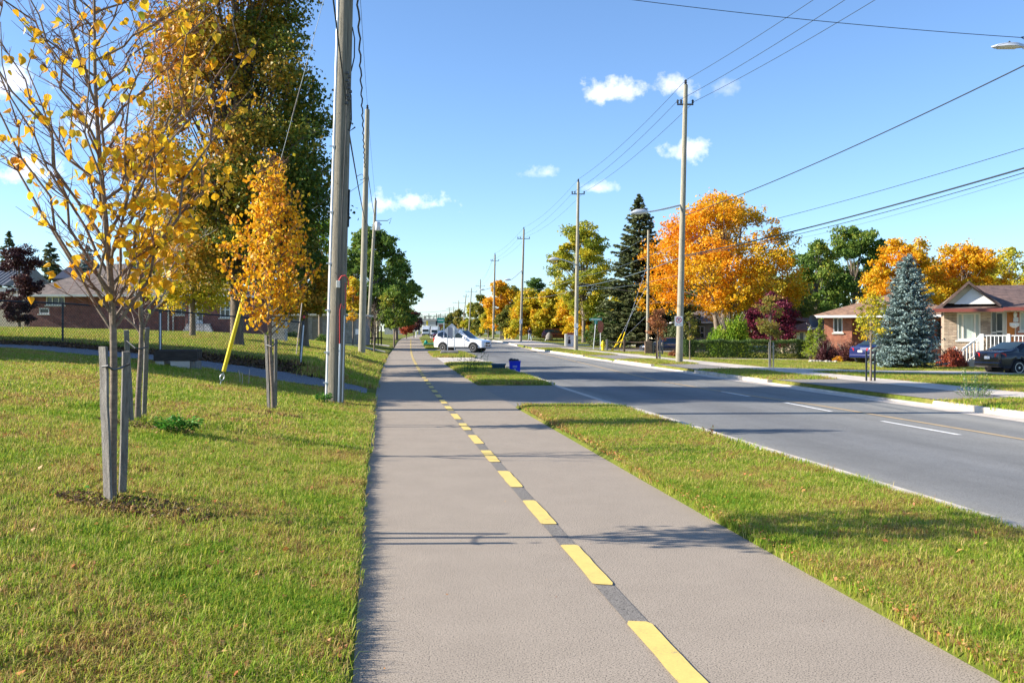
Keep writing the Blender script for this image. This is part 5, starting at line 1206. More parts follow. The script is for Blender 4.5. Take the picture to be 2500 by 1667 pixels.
d = MB().box(x(470), x(505), -.82, -.74, z(790), z(734)).build('door_surround', 'white', T); MB().box(x(478), x(490), -.84, -.825, z(788), z(738)).build('door_panel', 'offwhite', d); MB().box(x(494), x(502), -.84, -.825, z(782), z(738)).build('side_light', 'glass', d)
for p in (412, 424): MB().box(x(p)-.04, x(p)+.04, -.12, -.02, -.3, eave).build('downpipe', 'white', T)
ro, fb = hip('roof', 'shingle', 0, x(398), 0, 8.5, eave, z(634)-eave, T, .8); fb.build('gutter', 'offwhite', ro)
ro, fb = hip('roof', 'shingle', x(380), x(590), -.9, 7.2, eave-.02, 1.9, T, .6); fb.build('gutter', 'white', ro)
st_ = thing('front_steps', 'white front steps with black iron railing at the brick bungalow door', 'steps', o0+Vector((x(495), -1.0, 0)))
for k in range(5): MB().box(-.75-.0*k, .9+.18*k, -.35-.3*(k), -.05-.3*k+.02, -.6, z(790)-.2*k-.01).build('step', 'whitebrick', st_)
b = MB()
for k in range(9): xx = -1.2+.26*k; b.tube([(xx, -1.6, -.5), (xx, -1.6, 1.0-.06*abs(k-4))], .014, 5)
b.tube([(-1.2, -1.6, 1.0), (.9, -1.6, 1.0)], .02, 6); b.build('railing', 'darkmetal', st_)
# metal-roofed shed at the left edge
X, Z = FX(76); o0 = Vector((X(-60), 76, 1.7)); x = lambda p: X(p)-o0.x; z = lambda p: Z(p)-o0.z
T = thing('metal_roof_shed', 'cream building with ribbed grey metal roof at the left edge', 'building', o0)
MB().box(0, x(60), 0, 6, -.6, z(702)).build('wall', 'creamwall', T); MB().box(0, x(60), -.02, -.005, z(712), z(703)).build('fascia', 'white', T)
rf = MB().quad((-.3,-.5,z(697)), (x(26)-.3,-.5,z(697)), (x(26)-.3,4,z(640)), (-.3,4,z(640))).quad((x(26)-.3,8.4,z(697)), (-.3,8.4,z(697)), (-.3,4,z(640)), (x(26)-.3,4,z(640))).poly([(x(26)-.3,-.5,z(697)), (x(26)-.3,8.4,z(697)), (x(26)-.3,4,z(640))]).build('roof', 'metalroof', T)
for k in range(22):
    xx = -.3+k*.35
    if xx < x(26)-.4: MB().tube([(xx, -.5, z(697)+.02), (xx, 4, z(640)+.02)], .03, 4).build('rib', 'metalroof', rf)
# dark roofed house behind
X, Z = FX(100); o0 = Vector((X(140), 100, 1.6)); x = lambda p: X(p)-o0.x; z = lambda p: Z(p)-o0.z
T = thing('far_house', 'house with a dark blue-black roof rising behind the bungalow', 'house', o0)
MB().box(0, x(205), 0, 7, -.6, z(680)).build('wall', 'greysiding', T); ro, fb = hip('roof', 'darkroof', 0, x(205), 0, 7, z(680), z(630)-z(680), T, .3, .6); fb.build('gutter', 'darkroof', ro)
# long low block building right of the tall tree
X, Z = FX(84); o0 = Vector((X(596), 84, .9)); x = lambda p: X(p)-o0.x; z = lambda p: Z(p)-o0.z
T = thing('block_building', 'long low grey concrete block building behind the brick pillar', 'building', o0)
wall('wall', 'block', 0, x(870), -.5, z(771), [(x(690), x(700), z(800), z(778))], 0, .25, T)
MB().box(0, x(870), .25, 8, -.5, z(773)).build('back_wall', 'block', T)
MB().box(-.3, x(870)+.3, -.35, 8.3, z(771), z(771)+.18).build('roof', 'offwhite', T)
for p in (610, 655, 757, 830): MB().box(x(p)-.2, x(p)+.2, -.12, -.002, -.5, z(771)-.02).build('pilaster', 'block', T)
MB().box(x(762), x(782), -.04, -.003, .2, z(785)).build('door', 'greysiding', T); window(T, x(690), x(700), z(800), z(778), 0, sill=False, mull=0)
b = thing('picket_fence', 'dark picket fence behind the second left pole', 'fence', gxy(868, 92))
for k in range(12): MB().box(-.9+k*.3, -.78+k*.3, 0, .05, -.1, 1.7).build('picket', 'timberdark', b)
MB().box(-.9, 2.6, .05, .1, .5, .6).build('rail', 'timberdark', b)

# right: gable house
def rotx(p0, Y0, a):
    X0 = (p0-1250)/F*Y0
    return lambda p: ((p-1250)/F*Y0-X0)/(math.cos(a)-(p-1250)/F*math.sin(a))
RH = R(-23)
X, Z = FX(52.0); gz = -.3; o0 = Vector((X(2305), 52.0, gz)); x = rotx(2305, 52.0, RH); z = lambda p: Z(p)-o0.z
T = thing('gable_house', 'stone bungalow with white gable, brown roof and orange door at the right edge', 'house', o0, RH)
ev = z(757); W_R = 13.0
pw = (x(2336), x(2394), z(830), z(764)); dr_ = (x(2420), x(2456), z(850), z(764)); od = (x(2459), x(2479), z(846), z(762)); rw = (x(2489), x(2560), z(808), z(762))
wall('wall', 'stone', 0, x(2418), -.4, ev, [pw], 0, .25, T)
wall('wall', 'offwhite', x(2418)+.002, x(2482), -.4, ev, [dr_, od], .25, .2, T); wall('wall', 'orangebrick', x(2482)+.002, W_R, -.4, ev, [rw], 0, .25, T)
MB().box(0, .25, .25, 8, -.4, ev).build('wall', 'stone', T); MB().box(0, W_R, 8, 8.2, -.4, ev).build('wall', 'orangebrick', T); MB().box(x(2418), x(2418)+.0+.02, 0, .25, -.4, ev).build('wall_return', 'stone', T)
wn_ = window(T, *pw, 0, 'offwhite', 0, False, True, True, .09)
for p in (2350, 2380): MB().box(x(p)-.05, x(p)+.05, .03, .09, pw[2]+.09, pw[3]-.09).build('mullion', 'offwhite', wn_)
dd = MB().box(dr_[0], dr_[1], .33, .38, dr_[2], dr_[3]).build('storm_door', 'offwhite', T)
for (a, c, e_, f_) in ((.1, .36, .9, 1.9),(.42, .78, .95, 1.85),(.42, .78, .2, .85),(.1, .36, .2, .8)): MB().box(dr_[0]+a*(dr_[1]-dr_[0]), dr_[0]+c*(dr_[1]-dr_[0]), .31, .327, dr_[2]+e_, dr_[2]+f_).build('pane', 'glass', dd)
dd = MB().box(od[0], od[1], .30, .35, od[2], od[3]).build('orange_door', 'wooddoor', T)
for k in range(3): MB().box(od[0]+.1, od[1]-.1, .28, .298, od[2]+.1+.6*k, od[2]+.55+.6*k).build('door_panel', 'wooddoor', dd, bevel=.01)
window(T, *rw, 0, 'offwhite', 1, False, True, True, .08)
lt = MB().lathe([(.02,0),(.06,.05),(.09,.2),(.1,.24),(.03,.34)], 8).build('wall_lantern', 'white', T, loc=(x(2478), -.12, z(778))); MB().box(-.02, .02, 0, .3, .2, .24).build('bracket', 'darkmetal', lt)
MB().box(-.12, .12, -.03, 0, -.12, .12).build('house_number_plate', 'white', T, loc=(x(2480), -.005, z(781)))
b = MB().lathe([(.08,-.1),(.22,0),(.24,.16),(.2,.17)], 12).build('wall_planter', 'white', T, loc=(x(2476), -.16, z(796)))
# roof: low front slope with a gable standing on it
e0 = x(2278)-.0; ap = x(2362); e1 = x(2442); zt = z(692); yb = 8.5; yf = -1.2
r = MB(); ev2 = ev+.02
r.poly([(e0, yf, ev2), (W_R+1, yf, ev2), (W_R+1, 3.6, zt), (ap, 3.6, zt), (ap, 3.6, zt)][:4])
r.poly([(e0, yf, ev2), (ap, 3.6, zt), (e0, yb, ev2)]); r.poly([(W_R+1, yf, ev2), (W_R+1, yb, ev2), (W_R+1, 3.6, zt)]); r.poly([(e0, yb, ev2), (ap, 3.6, zt), (W_R+1, 3.6, zt), (W_R+1, yb, ev2)]); r.poly([(e0, yf, ev2), (e0, yb, ev2), (W_R+1, yb, ev2), (W_R+1, yf, ev2)])
ro = r.build('roof', 'shingle_brown', T)
g = MB(); zg0 = z(742); ygf = -.75
g.poly([(x(2296), ygf-.35, zg0-.12), (ap, ygf-.55, zt+.06), (ap, 3.7, zt+.06), (x(2290), 3.4, zg0-.1)]); g.poly([(x(2442), ygf-.35, zg0-.12), (x(2442), 3.4, zg0-.1), (ap, 3.7, zt+.06), (ap, ygf-.55, zt+.06)])
gr = g.build('gable_roof', 'shingle_brown', T); sm = gr.modifiers.new('thick', 'SOLIDIFY'); sm.thickness = .12; sm.offset = -1
MB().poly([(x(2328), ygf-.1, z(744)), (x(2428), ygf-.1, z(744)), (x(2372), ygf-.1, z(706))]).poly([(x(2331), ygf+.1, z(741)), (x(2425), ygf+.1, z(741)), (x(2372), ygf+.1, z(706))]).build('gable_board', 'white', T)
MB().poly([(x(2300), ygf-.05, z(742)), (x(2438), ygf-.05, z(742)), (ap, ygf-.05, zt)]).build('gable_back', 'creamwall', T)
MB().box(e0-.03, x(2445), yf-.09, yf-.01, ev-.13, ev+.05).build('fascia', 'fascia_red', T); MB().box(x(2445), W_R+1, yf-.12, yf-.04, ev-.08, ev+.10).build('fascia', 'fascia_red', T)
MB().box(e0, W_R, yf, -.003, ev-.12, ev-.06).build('soffit', 'creamwall', T)
# porch with steps and railing (white)
T = thing('porch', 'white porch steps with spindle railing in front of the gable house', 'porch', o0+Matrix.Rotation(RH, 3, 'Z') @ Vector((x(2400), -1.8, 0)), RH)
zp = z(862)
MB().box(-.1, 3.2, .3, 1.75, -.4, zp).build('platform', 'offwhite', T)
for k in range(4): MB().box(-.45-.3*k, -.1-.3*k-.002, .4, 1.6, -.4, zp-.14*(k+1)).build('step', 'conc', T)
def rail_run(p, q, n, T, hgt=.95):
    p, q = Vector(p), Vector(q); MB().tube([p+Vector((0,0,hgt)), q+Vector((0,0,hgt))], .035, 6).build('hand_rail', 'white', T); MB().tube([p+Vector((0,0,.12)), q+Vector((0,0,.12))], .025, 6).build('bottom_rail', 'white', T)
    for k in range(n+1): c = p.lerp(q, k/n); MB().box(c.x-.02, c.x+.02, c.y-.02, c.y+.02, c.z+.1, c.z+hgt).build('baluster', 'white', T)
rail_run((-.1, .25, zp), (3.2, .25, zp), 18, T); rail_run((-1.3, .25, -.15), (-.15, .25, zp), 7, T); rail_run((-1.3, 1.55, -.15), (-.15, 1.55, zp), 7, T)
for (xx, yy_, zz) in ((-1.35, .25, -.2), (-.12, .25, zp-.3), (-1.35, 1.55, -.2), (-.12, 1.55, zp-.3), (1.1, .25, zp-.3)): MB().box(xx-.06, xx+.06, yy_-.06, yy_+.06, zz, zz+1.35).build('post', 'white', T)
T = tag(MB().lathe([(.1,0),(.2,.05),(.25,.3),(.26,.34)], 12).build('planter', 'white', None, loc=o0+Matrix.Rotation(RH, 3, 'Z') @ Vector((x(2424), -1.75, zp))), 'round white planter on the porch behind the railing', 'planter')
# orange brick bungalow
X, Z = FX(68.0); o0 = Vector((X(2012), 68, -.55)); x = rotx(2012, 68.0, RH); z = lambda p: Z(p)-o0.z
T = thing('brick_bungalow', 'orange brick bungalow with tan hip roof behind the blue spruce', 'house', o0, RH)
ev = z(771); w1 = (x(2034), x(2057), z(812), z(775))
wall('wall', 'orangebrick', 0, x(2080), -.3, ev, [w1], 0, .25, T); MB().box(0, .25, .25, 9, -.3, ev).build('wall', 'orangebrick', T)
MB().box(x(2080)-.25, x(2080), .25, 1.5, -.3, ev).build('wall', 'orangebrick', T); wall('wall', 'orangebrick', x(2080), x(2312), -.3, ev, [(x(2110), x(2150), z(820), z(780)), (x(2285), x(2300), z(830), z(782))], 1.5, .25, T)
MB().box(0, x(2312), 9, 9.2, -.3, ev).build('wall', 'orangebrick', T); MB().box(x(2312)-.2, x(2312), 1.75, 9, -.3, ev).build('wall', 'orangebrick', T)
window(T, *w1, 0, 'white', 1, False); window(T, x(2110), x(2150), z(820), z(780), 1.5, 'white', 1, True); window(T, x(2285), x(2300), z(830), z(782), 1.5, 'fascia_red', 0, False)
ro, fb = hip('roof', 'shingle_tan', 0, x(2340), 0, 9, ev, z(712)-ev, T, .8); fb.build('gutter', 'white', ro)
dsh = thing('satellite_dish', 'dark satellite dish on the corner of the orange brick bungalow', 'satellite dish', W(1983, 786, 62.5))
b = MB(); n = 16
for k in range(5): 
    for j in range(n): a = 2*math.pi*j/n; rr = .42*k/4; b.v.append((rr*math.cos(a), .12*(k/4)**2*-1, rr*math.sin(a)*1.05))
for k in range(4):
    for j in range(n): q = k*n; b.f.append((q+j, q+(j+1) % n, q+n+(j+1) % n, q+n+j))
b.build('dish', 'darkmetal', dsh, smooth=True).rotation_euler = (R(-15), 0, R(30)); MB().tube([(0,.02,-.1), (-.3,-.1,-.5), (.6, .9, -.35)], .02, 6).build('mast', 'galv', dsh); MB().tube([(0,0,-.35), (-.45,-.3,-.1)], .014, 5).build('feed_arm', 'galv', dsh)
# low red-brown roofed house
X, Z = FX(92.0); o0 = Vector((X(1940), 92, -.6)); x = lambda p: X(p)-o0.x; z = lambda p: Z(p)-o0.z
T = thing('low_house', 'low cream house with red-brown roof behind the hedge', 'house', o0); ev = z(806)
wall('wall', 'creamwall', 0, x(2030), -.3, ev, [(x(1946), x(1968), z(840), z(812)), (x(1982), x(1996), z(832), z(815))], 0, .2, T); MB().box(0, x(2030), .2, 7, -.3, ev).build('wall', 'creamwall', T)
MB().box(x(1946), x(1953), .05, .1, z(840), z(812)).build('door', 'white', T); MB().box(x(1953), x(1962), .05, .1, z(840), z(812)).build('door', 'glass', T); MB().box(x(1962), x(1968), .05, .1, z(840), z(812)).build('door', 'white', T); window(T, x(1982), x(1996), z(832), z(815), 0, mull=0)
ro, fb = hip('roof', 'shingle_red', x(1920), x(2040), -1, 7, ev, z(775)-ev, T, .6); fb.build('gutter', 'fascia_red', ro)
# taupe house behind the maple, and yellow walled house
X, Z = FX(108.0); o0 = Vector((X(1660), 108, -.6)); x = lambda p: X(p)-o0.x; z = lambda p: Z(p)-o0.z
T = thing('taupe_house', 'shaded taupe house under the orange maple', 'house', o0); ev = z(786)
wall('wall', 'greysiding', 0, x(1810), -.3, ev, [(x(1700), x(1720), z(828), z(796))], 0, .2, T); MB().box(0, x(1810), .2, 7, -.3, ev).build('wall', 'greysiding', T); window(T, x(1700), x(1720), z(828), z(796), 0, mull=1)
ro, fb = hip('roof', 'shingle', 0, x(1810), 0, 7, ev, 1.6, T, .6); fb.build('gutter', 'white', ro)
for k, (pz, c_) in enumerate(((824, 'stone'), (832, 'stone'))): MB().box(0, x(1810), -.15, -.002, z(pz)-.14, z(pz)).build('stone_course', c_, T)
X, Z = FX(112.0); o0 = Vector((X(1600), 112, -.6)); x = lambda p: X(p)-o0.x; z = lambda p: Z(p)-o0.z
T = thing('yellow_house', 'pale yellow house wall between the spruce trunk and no-parking pole', 'house', o0)
MB().box(0, x(1650), 0, 6, -.3, z(800)).build('wall', 'creamwall', T); ro, fb = hip('roof', 'shingle', 0, x(1650), 0, 6, z(800), 1.2, T, .4); fb.build('gutter', 'white', ro)
# ------------------------------------------------------------------ vehicles
def wheel(parent, x, y, r, side, w=.22):
    """side: +1 / -1, the outer face"""
    T_ = MB().lathe([(r*.62, -w/2), (r*.93, -w/2), (r, -w*.3), (r, w*.3), (r*.93, w/2), (r*.62, w/2)], 24, (0,0,0), 'y').build('wheel', 'rubber', parent, smooth=True, loc=(x, y, r))
    b = MB(); yo = side*w*.545
    b.lathe([(r*.64, yo-side*.05), (r*.66, yo), (r*.60, yo), (r*.58, yo-side*.04)], 24, (0,0,0), 'y')
    for k in range(5):
        a = 2*math.pi*k/5+.3; ca, sa = math.cos(a), math.sin(a)
        p = [(r*.1, -.05), (r*.62, -.065), (r*.62, .065), (r*.1, .05)]
        q = [(u*ca-v*sa, u*sa+v*ca) for u, v in p]
        b.poly([(u, yo-side*.01, v) for u, v in q]); b.poly([(u, yo-side*.04, v) for u, v in q][::-1])
    b.lathe([(r*.15, yo-side*.05), (r*.15, yo+side*.005)], 10, (0,0,0), 'y'); b.build('rim', 'alloy', T_)
    MB().lathe([(r*.6, min(yo-side*.012, yo-side*.02)), (r*.6, max(yo-side*.012, yo-side*.02))], 16, (0,0,0), 'y').build('brake_disc', 'darkmetal', T_)
    return T_
def car(name, label, loc, heading, body, prof, L, Wd, wb, wr, glassm='carglass', cladding=None, rails=False, cat='car', door_lines=(0,)):
    """prof: list of (x, z_low, z_belt, z_roof, w) from tail to nose, x measured from the middle"""
    T = thing(name, label, cat, loc, heading)
    ex = [-wb/2, wb/2]; hw = Wd/2
    def ring(x, zl, zb, zr, w):
        cab = zr-zb; tr_ = w*(.80 if cab > .25 else .90-.0*cab)
        za = zl
        for e in ex:                                   # wheel arches lift the sill
            d = abs(x-e); ra = wr*1.16
            if d < ra: za = max(za, wr+math.sqrt(ra*ra-d*d)*.98)
        half = [(0, zl+.02), (w*.80, zl+.02), (w*.82, max(zl+.04, za-.02)), (w*.975, za), (w*1.0, max(za+.02, (zl+zb)*.55)), (w*.985, max(za+.04, zb-.10)), (w*.93, zb), (w*.93*(1-.0)+0*tr_, zb+.005),
                (w*.93*.55+tr_*.45, zb+cab*.5), (tr_, zb+cab*.90), (tr_*.86, zb+cab*.985), (tr_*.4, zr), (0, zr)]
        return half
    # densify along x
    xs = []; P = prof
    x_ = P[0][0]
    stations = []
    for i in range(len(P)-1):
        n = max(1, int(round((P[i+1][0]-P[i][0])/.07)))
        for k in range(n): t = k/n; stations.append(tuple(P[i][j]*(1-t)+P[i+1][j]*t for j in range(5)))
    stations.append(P[-1])
    b = MB(); m = 13
    for s in stations:
        h = ring(*s)
        for (y, z) in h: b.v.append((s[0], -y, z))
        for (y, z) in h: b.v.append((s[0], y, z))
    N_ = 2*m
    for i in range(len(stations)-1):
        for side in (0, m):
            for j in range(m-1):
                q = i*N_+side+j; f = (q, q+1, q+1+N_, q+N_); b.f.append(f if side else f[::-1])
    for i, rev in ((0, False), (len(stations)-1, True)):
        for side in (0, m):
            f = tuple(i*N_+side+j for j in range(m)); b.f.append(f)
    bo = b.build('body', body, T, smooth=True)
    def at(x):
        for i in range(len(P)-1):
            if P[i][0] <= x <= P[i+1][0]:
                t = (x-P[i][0])/(P[i+1][0]-P[i][0]); return tuple(P[i][j]*(1-t)+P[i+1][j]*t for j in range(5))
        return P[-1]
    def surf(x, f, side, off=.012):
        _, zl, zb, zr, w = at(x); cab = zr-zb; tr_ = w*.80
        if f < .5: t = f/.5; y = w*.93*(1-t)+(w*.93*.55+tr_*.45)*t; z = zb+.005+cab*.5*t
        else: t = (f-.5)/.4; y = (w*.93*.55+tr_*.45)*(1-t)+tr_*t; z = zb+cab*(.5+.4*t)
        return Vector((x, side*(y+off), z+off*.3))
    def sidewin(nm, x0, x1, f0a, f1a, f0b, f1b, side):
        g = MB(); n = 6; c_ = []
        for k in range(n+1):
            t = k/n; x = x0+(x1-x0)*t; fa = f0a+(f0b-f0a)*t; fb_ = f1a+(f1b-f1a)*t
            for q in range(4): g.v.append(tuple(surf(x, fa+(fb_-fa)*q/3, side)))
        for k in range(n):
            for q in range(3): a = 4*k+q; g.f.append((a, a+1, a+5, a+4))
        return g.build(nm, glassm, T, smooth=True)
    return T, at, surf, sidewin, bo
def screen(T, nm, x0, z0, w0, x1, z1, w1, m='carglass', off=.012):
    g = MB(); n = 8
    for k in range(n+1):
        u = k/n*2-1
        for (x, z, w) in ((x0, z0, w0), (x1, z1, w1)):
            g.v.append((x-abs(u)**3*.02*(1 if x1 < x0 else -1), u*w, z+.03-abs(u)**3*.012))
    for k in range(n): q = 2*k; g.f.append((q, q+1, q+3, q+2))
    return g.build(nm, m, T, smooth=True)
def box_part(T, nm, m, x0, x1, y0, y1, z0, z1, bev=.02): return MB().box(x0, x1, y0, y1, z0, z1).build(nm, m, T, bevel=bev)
# white SUV pulling out of the drive
cp = Vector((-4.15, 81, E(81)-.05)); ang = R(-24)
suv = [(-2.32,.55,.95,1.0,.80),(-2.28,.42,1.02,1.10,.86),(-2.2,.38,1.05,1.22,.89),(-1.95,.36,1.07,1.66,.91),(-1.7,.34,1.07,1.70,.92),(-.3,.32,1.05,1.73,.92),(.25,.32,1.04,1.68,.92),(1.02,.32,1.02,1.07,.915),(1.3,.32,1.0,1.03,.91),(1.9,.34,.93,.96,.89),(2.2,.36,.86,.89,.84),(2.33,.42,.72,.78,.74)]
T, at, surf, sw, bo = car('white_suv', 'white SUV pulling out of a driveway onto the road', cp, ang, 'carwhite', suv, 4.7, 1.84, 2.84, .35, cat='car')
for s in (-1, 1):
    sw('rear_quarter_window', -2.0, -1.42, .28, .62, .10, .86, s); sw('side_window', -1.33, -.50, .08, .88, .08, .9, s); sw('side_window', -.40, .62, .08, .9, .08, .34, s)
    for x in (-1.42, 1.42):
        wheel(T, x, s*.82, .35, s)
        ar = MB(); pts = [Vector((x+.42*math.cos(a), s*.915, .35+.42*math.sin(a))) for a in np.linspace(-.15, math.pi+.15, 14)]; ar.tube(pts, .035, 6).build('wheel_arch_trim', 'darkmetal', T)
        MB().lathe([(.40, min(0, -s*.3)), (.40, max(0, -s*.3))], 16, (x, s*.70, .37), 'y').build('wheel_well', 'black', T)
    box_part(T, 'sill_trim', 'darkmetal', -1.0, 1.0, s*.90-.02, s*.90+.02, .31, .42)
    box_part(T, 'door_handle', 'chrome', -.55, -.38, s*.93-.01, s*.93+.015, .92, .95, .005); box_part(T, 'door_handle', 'chrome', .30, .47, s*.93-.01, s*.93+.015, .92, .95, .005)
    mi = MB().lathe([(.05,-.11),(.10,-.08),(.11,.08),(.05,.11)], 10, (0,0,0), 'y').build('mirror', 'carwhite', T, smooth=True, loc=(.62, s*1.02, 1.10)); MB().box(-.03, .03, -.12, .0, -.03, .03).build('mirror_arm', 'darkmetal', mi) if s > 0 else None
    MB().tube([(-1.7, s*.64, 1.74), (-1.6, s*.64, 1.80), (.0, s*.64, 1.82), (.15, s*.64, 1.74)], .02, 6).build('roof_rail', 'galv', T)
    hl = MB(); hl.poly([(2.12, s*.83, .86), (2.33, s*.60, .80), (2.36, s*.60, .66), (2.20, s*.84, .68)]); hl.build('headlight', 'clearlens', T).data.flip_normals() if s < 0 else hl.build('headlight', 'clearlens', T)
    box_part(T, 'tail_light', 'redlens', -2.36, -2.2, s*.80-.06, s*.80+.06, .82, 1.12)
    MB().lathe([(.06, -.02), (.07, .02)], 10, (2.30, s*.62, .46), 'x').build('fog_light', 'clearlens', T)
    for x in (-.45, .62, -1.38): MB().box(x-.006, x+.006, s*.922-.004, s*.922+.008, .45, 1.02).build('door_seam', 'darkmetal', T)
screen(T, 'windscreen', .98, 1.08, .78, .28, 1.66, .64); screen(T, 'rear_window', -2.22, 1.16, .70, -2.0, 1.62, .62)
box_part(T, 'front_bumper', 'galv', 2.12, 2.36, -.74, .74, .34, .52, .05)
for s in (-1, 1): box_part(T, 'grille', 'black', 2.30, 2.375, s*.21-.17, s*.21+.17, .64, .78, .03)
box_part(T, 'air_intake', 'black', 2.30, 2.38, -.45, .45, .45, .56, .02); box_part(T, 'number_plate', 'white', 2.372, 2.385, -.16, .16, .50, .60, .002)
T.scale = (1, 1, 1.06)
# sedans
sed = [(-2.22,.50,.82,.90,.76),(-2.18,.34,.92,.98,.82),(-2.05,.30,.97,1.02,.85),(-1.62,.28,.98,1.06,.87),(-.95,.27,.95,1.38,.875),(-.35,.26,.93,1.43,.875),(.15,.26,.92,1.41,.875),(1.05,.26,.90,.95,.87),(1.6,.28,.84,.88,.86),(2.05,.30,.72,.75,.80),(2.24,.36,.58,.62,.70)]
def sedan(label, loc, ang, paint, name='sedan'):
    T, at, surf, sw, bo = car(name, label, loc, ang, paint, sed, 4.45, 1.75, 2.68, .32)
    for s in (-1, 1):
        sw('rear_quarter_window', -1.25, -.92, .10, .28, .06, .74, s); sw('side_window', -.88, -.14, .06, .86, .06, .92, s); sw('side_window', -.06, .80, .06, .92, .06, .28, s)
        for x in (-1.34, 1.34):
            wheel(T, x, s*.77, .32, s, .2); MB().lathe([(.37, min(0, -s*.3)), (.37, max(0, -s*.3))], 16, (x, s*.67, .34), 'y').build('wheel_well', 'black', T)
        tl = MB().poly([(-2.225, s*.44, .92), (-2.225, s*.44, .76), (-2.17, s*.80, .74), (-1.98, s*.865, .80), (-2.0, s*.85, .93), (-2.17, s*.74, .96)]); tl.v = [(a-.012, b_*1.012, c_) for a, b_, c_ in tl.v]; tl.build('tail_light', 'redlens', T)
        hl = MB().poly([(2.10, s*.80, .70), (2.24, s*.52, .68), (2.28, s*.5, .56), (2.16, s*.80, .58)]); hl.build('headlight', 'clearlens', T)
        mi = MB().lathe([(.04,-.09),(.085,-.06),(.09,.06),(.04,.09)], 10, (0,0,0), 'y').build('mirror', paint, T, smooth=True, loc=(.74, s*.95, .99))
        box_part(T, 'door_handle', paint, -.52, -.36, s*.885-.01, s*.885+.015, .83, .86, .005); box_part(T, 'door_handle', paint, .28, .44, s*.885-.01, s*.885+.015, .83, .86, .005)
        for x in (-.12, .86, -1.0): MB().box(x-.005, x+.005, s*.878-.004, s*.878+.006, .38, .92).build('door_seam', 'black', T)
    screen(T, 'windscreen', 1.0, .97, .76, .18, 1.40, .62); screen(T, 'rear_window', -1.56, 1.075, .72, -.97, 1.375, .62)
    box_part(T, 'number_plate', 'white', -2.245, -2.225, -.16, .16, .68, .80, .002); box_part(T, 'rear_bumper', paint, -2.27, -2.05, -.78, .78, .34, .56, .06); box_part(T, 'front_bumper', paint, 2.05, 2.27, -.72, .72, .30, .52, .06)
    return T
sedan('black sedan parked nose-right at the right edge of the picture', W(2500, 918, 41.5)+Vector((.75, .9, .05)), R(14), 'carblack')
sedan('deep blue sedan half hidden behind the blue spruce', gxy(2146, 59)+Vector((.3, 0, .02)), R(32), 'carblue')
sedan('dark navy sedan facing left behind the no-parking pole', gxy(1625, 86)+Vector((0, 0, .02)), R(180+8), 'carteal')
T, at, surf, sw, bo = car('parked_suv', 'dark red-black SUV parked under the yellow maples', gxy(1360, 141)+Vector((0,0,.05)), R(5), 'carred', suv, 4.7, 1.84, 2.84, .35)
for s in (-1, 1):
    sw('side_window', -1.9, -.5, .2, .8, .08, .9, s); sw('side_window', -.40, .62, .08, .9, .08, .34, s)
    for x in (-1.42, 1.42): wheel(T, x, s*.82, .35, s)
# small dark parked motorbike-like shape left of it: two bins of leaves in the photo read as pale bundle
b = thing('bundle', 'small pale bundle on a frame left of the dark red SUV', 'bundle', gxy(1341, 138))
MB().lathe([(.2,0),(.5,.25),(.55,.7),(.3,1.1),(.1,1.25)], 9).build('bundle', 'stake', b, smooth=True); MB().tube([(-.6,0,0), (-.3,0,.8), (.4,0,.9)], .05, 6).build('frame', 'white', b)
# far traffic under the bridge
def truck(label, px, Y, w, h, cab, boxm, ang=0, z0=None):
    p = gxy(px, Y); T = thing('truck', label, 'truck', p, ang)
    MB().box(-w/2, w/2, 0, 6, .9, h).build('cargo_box', boxm, T, bevel=.05); MB().box(-w/2+.05, w/2-.05, -1.8, -.1, .5, h*.72).build('cab', cab, T, bevel=.15)
    MB().box(-w/2+.2, w/2-.2, -1.83, -1.79, h*.42, h*.66).build('windscreen', 'carglass', T); MB().box(-w/2+.1, w/2-.1, -1.95, -1.7, .4, .7).build('bumper', 'darkmetal', T)
    for s in (-1, 1):
        for y in (-1.0, 4.5): MB().lathe([(.48,-.14),(.5,0),(.48,.14)], 14, (s*(w/2-.2), y, .5), 'x').build('wheel', 'rubber', T)
    return T
truck('white lorry facing the camera near the bridge', 1040, 330, 2.5, 3.3, 'carwhite', 'carwhite')
truck('tall white delivery van right of the lorry near the bridge', 1061, 300, 2.2, 3.1, 'carwhite', 'white')
T, at, surf, sw, bo = car('far_car', 'small dark red car just left of the white SUV, far down the road', gxy(1066, 250), R(-90), 'carred', sed, 4.4, 1.75, 2.7, .32)
for s in (-1, 1):
    for x in (-1.34, 1.34): wheel(T, x, s*.77, .32, s, .2)
screen(T, 'windscreen', 1.0, .97, .76, .18, 1.40, .62)
# ------------------------------------------------------------------ bridge and far junk
X, Z = FX(430); o0 = Vector((X(1015), 430, 0)); x = lambda p: X(p)-o0.x; z = lambda p: Z(p)
T = thing('overpass', 'pale concrete overpass crossing the far end of the road', 'bridge', o0)
MB().box(-14, x(1180), 0, 9, z(792), z(783)).build('deck', 'conc', T); MB().box(-14, x(1180), -.3, 0, z(783), z(778)).build('parapet', 'conc', T); MB().box(-14, -5, .5, 8.5, -1, z(792)).build('abutment', 'kerb', T); MB().box(x(1072), x(1180), .5, 8.5, -1, z(792)).build('abutment', 'rust', T)
for p in (1022, 1078): MB().box(x(p)-.5, x(p)+.5, 3, 4, -1, z(792)).build('pier', 'conc', T)
b = MB()
for k in range(24): xx = -14+k*2.0; b.box(xx, xx+.15, -.2, -.1, z(778), z(773))
b.box(-14, x(1180), -.2, -.1, z(774), z(773)); b.build('railing', 'darkmetal', T)
T = thing('warehouse', 'pale far building seen under the overpass', 'building', Vector((X(1000), 520, 0)))
MB().box(0, 40, 0, 10, -1, 7.5).build('wall', 'offwhite', T); MB().box(0, 40, -.3, 0, 7.5, 8).build('parapet', 'greysiding', T)
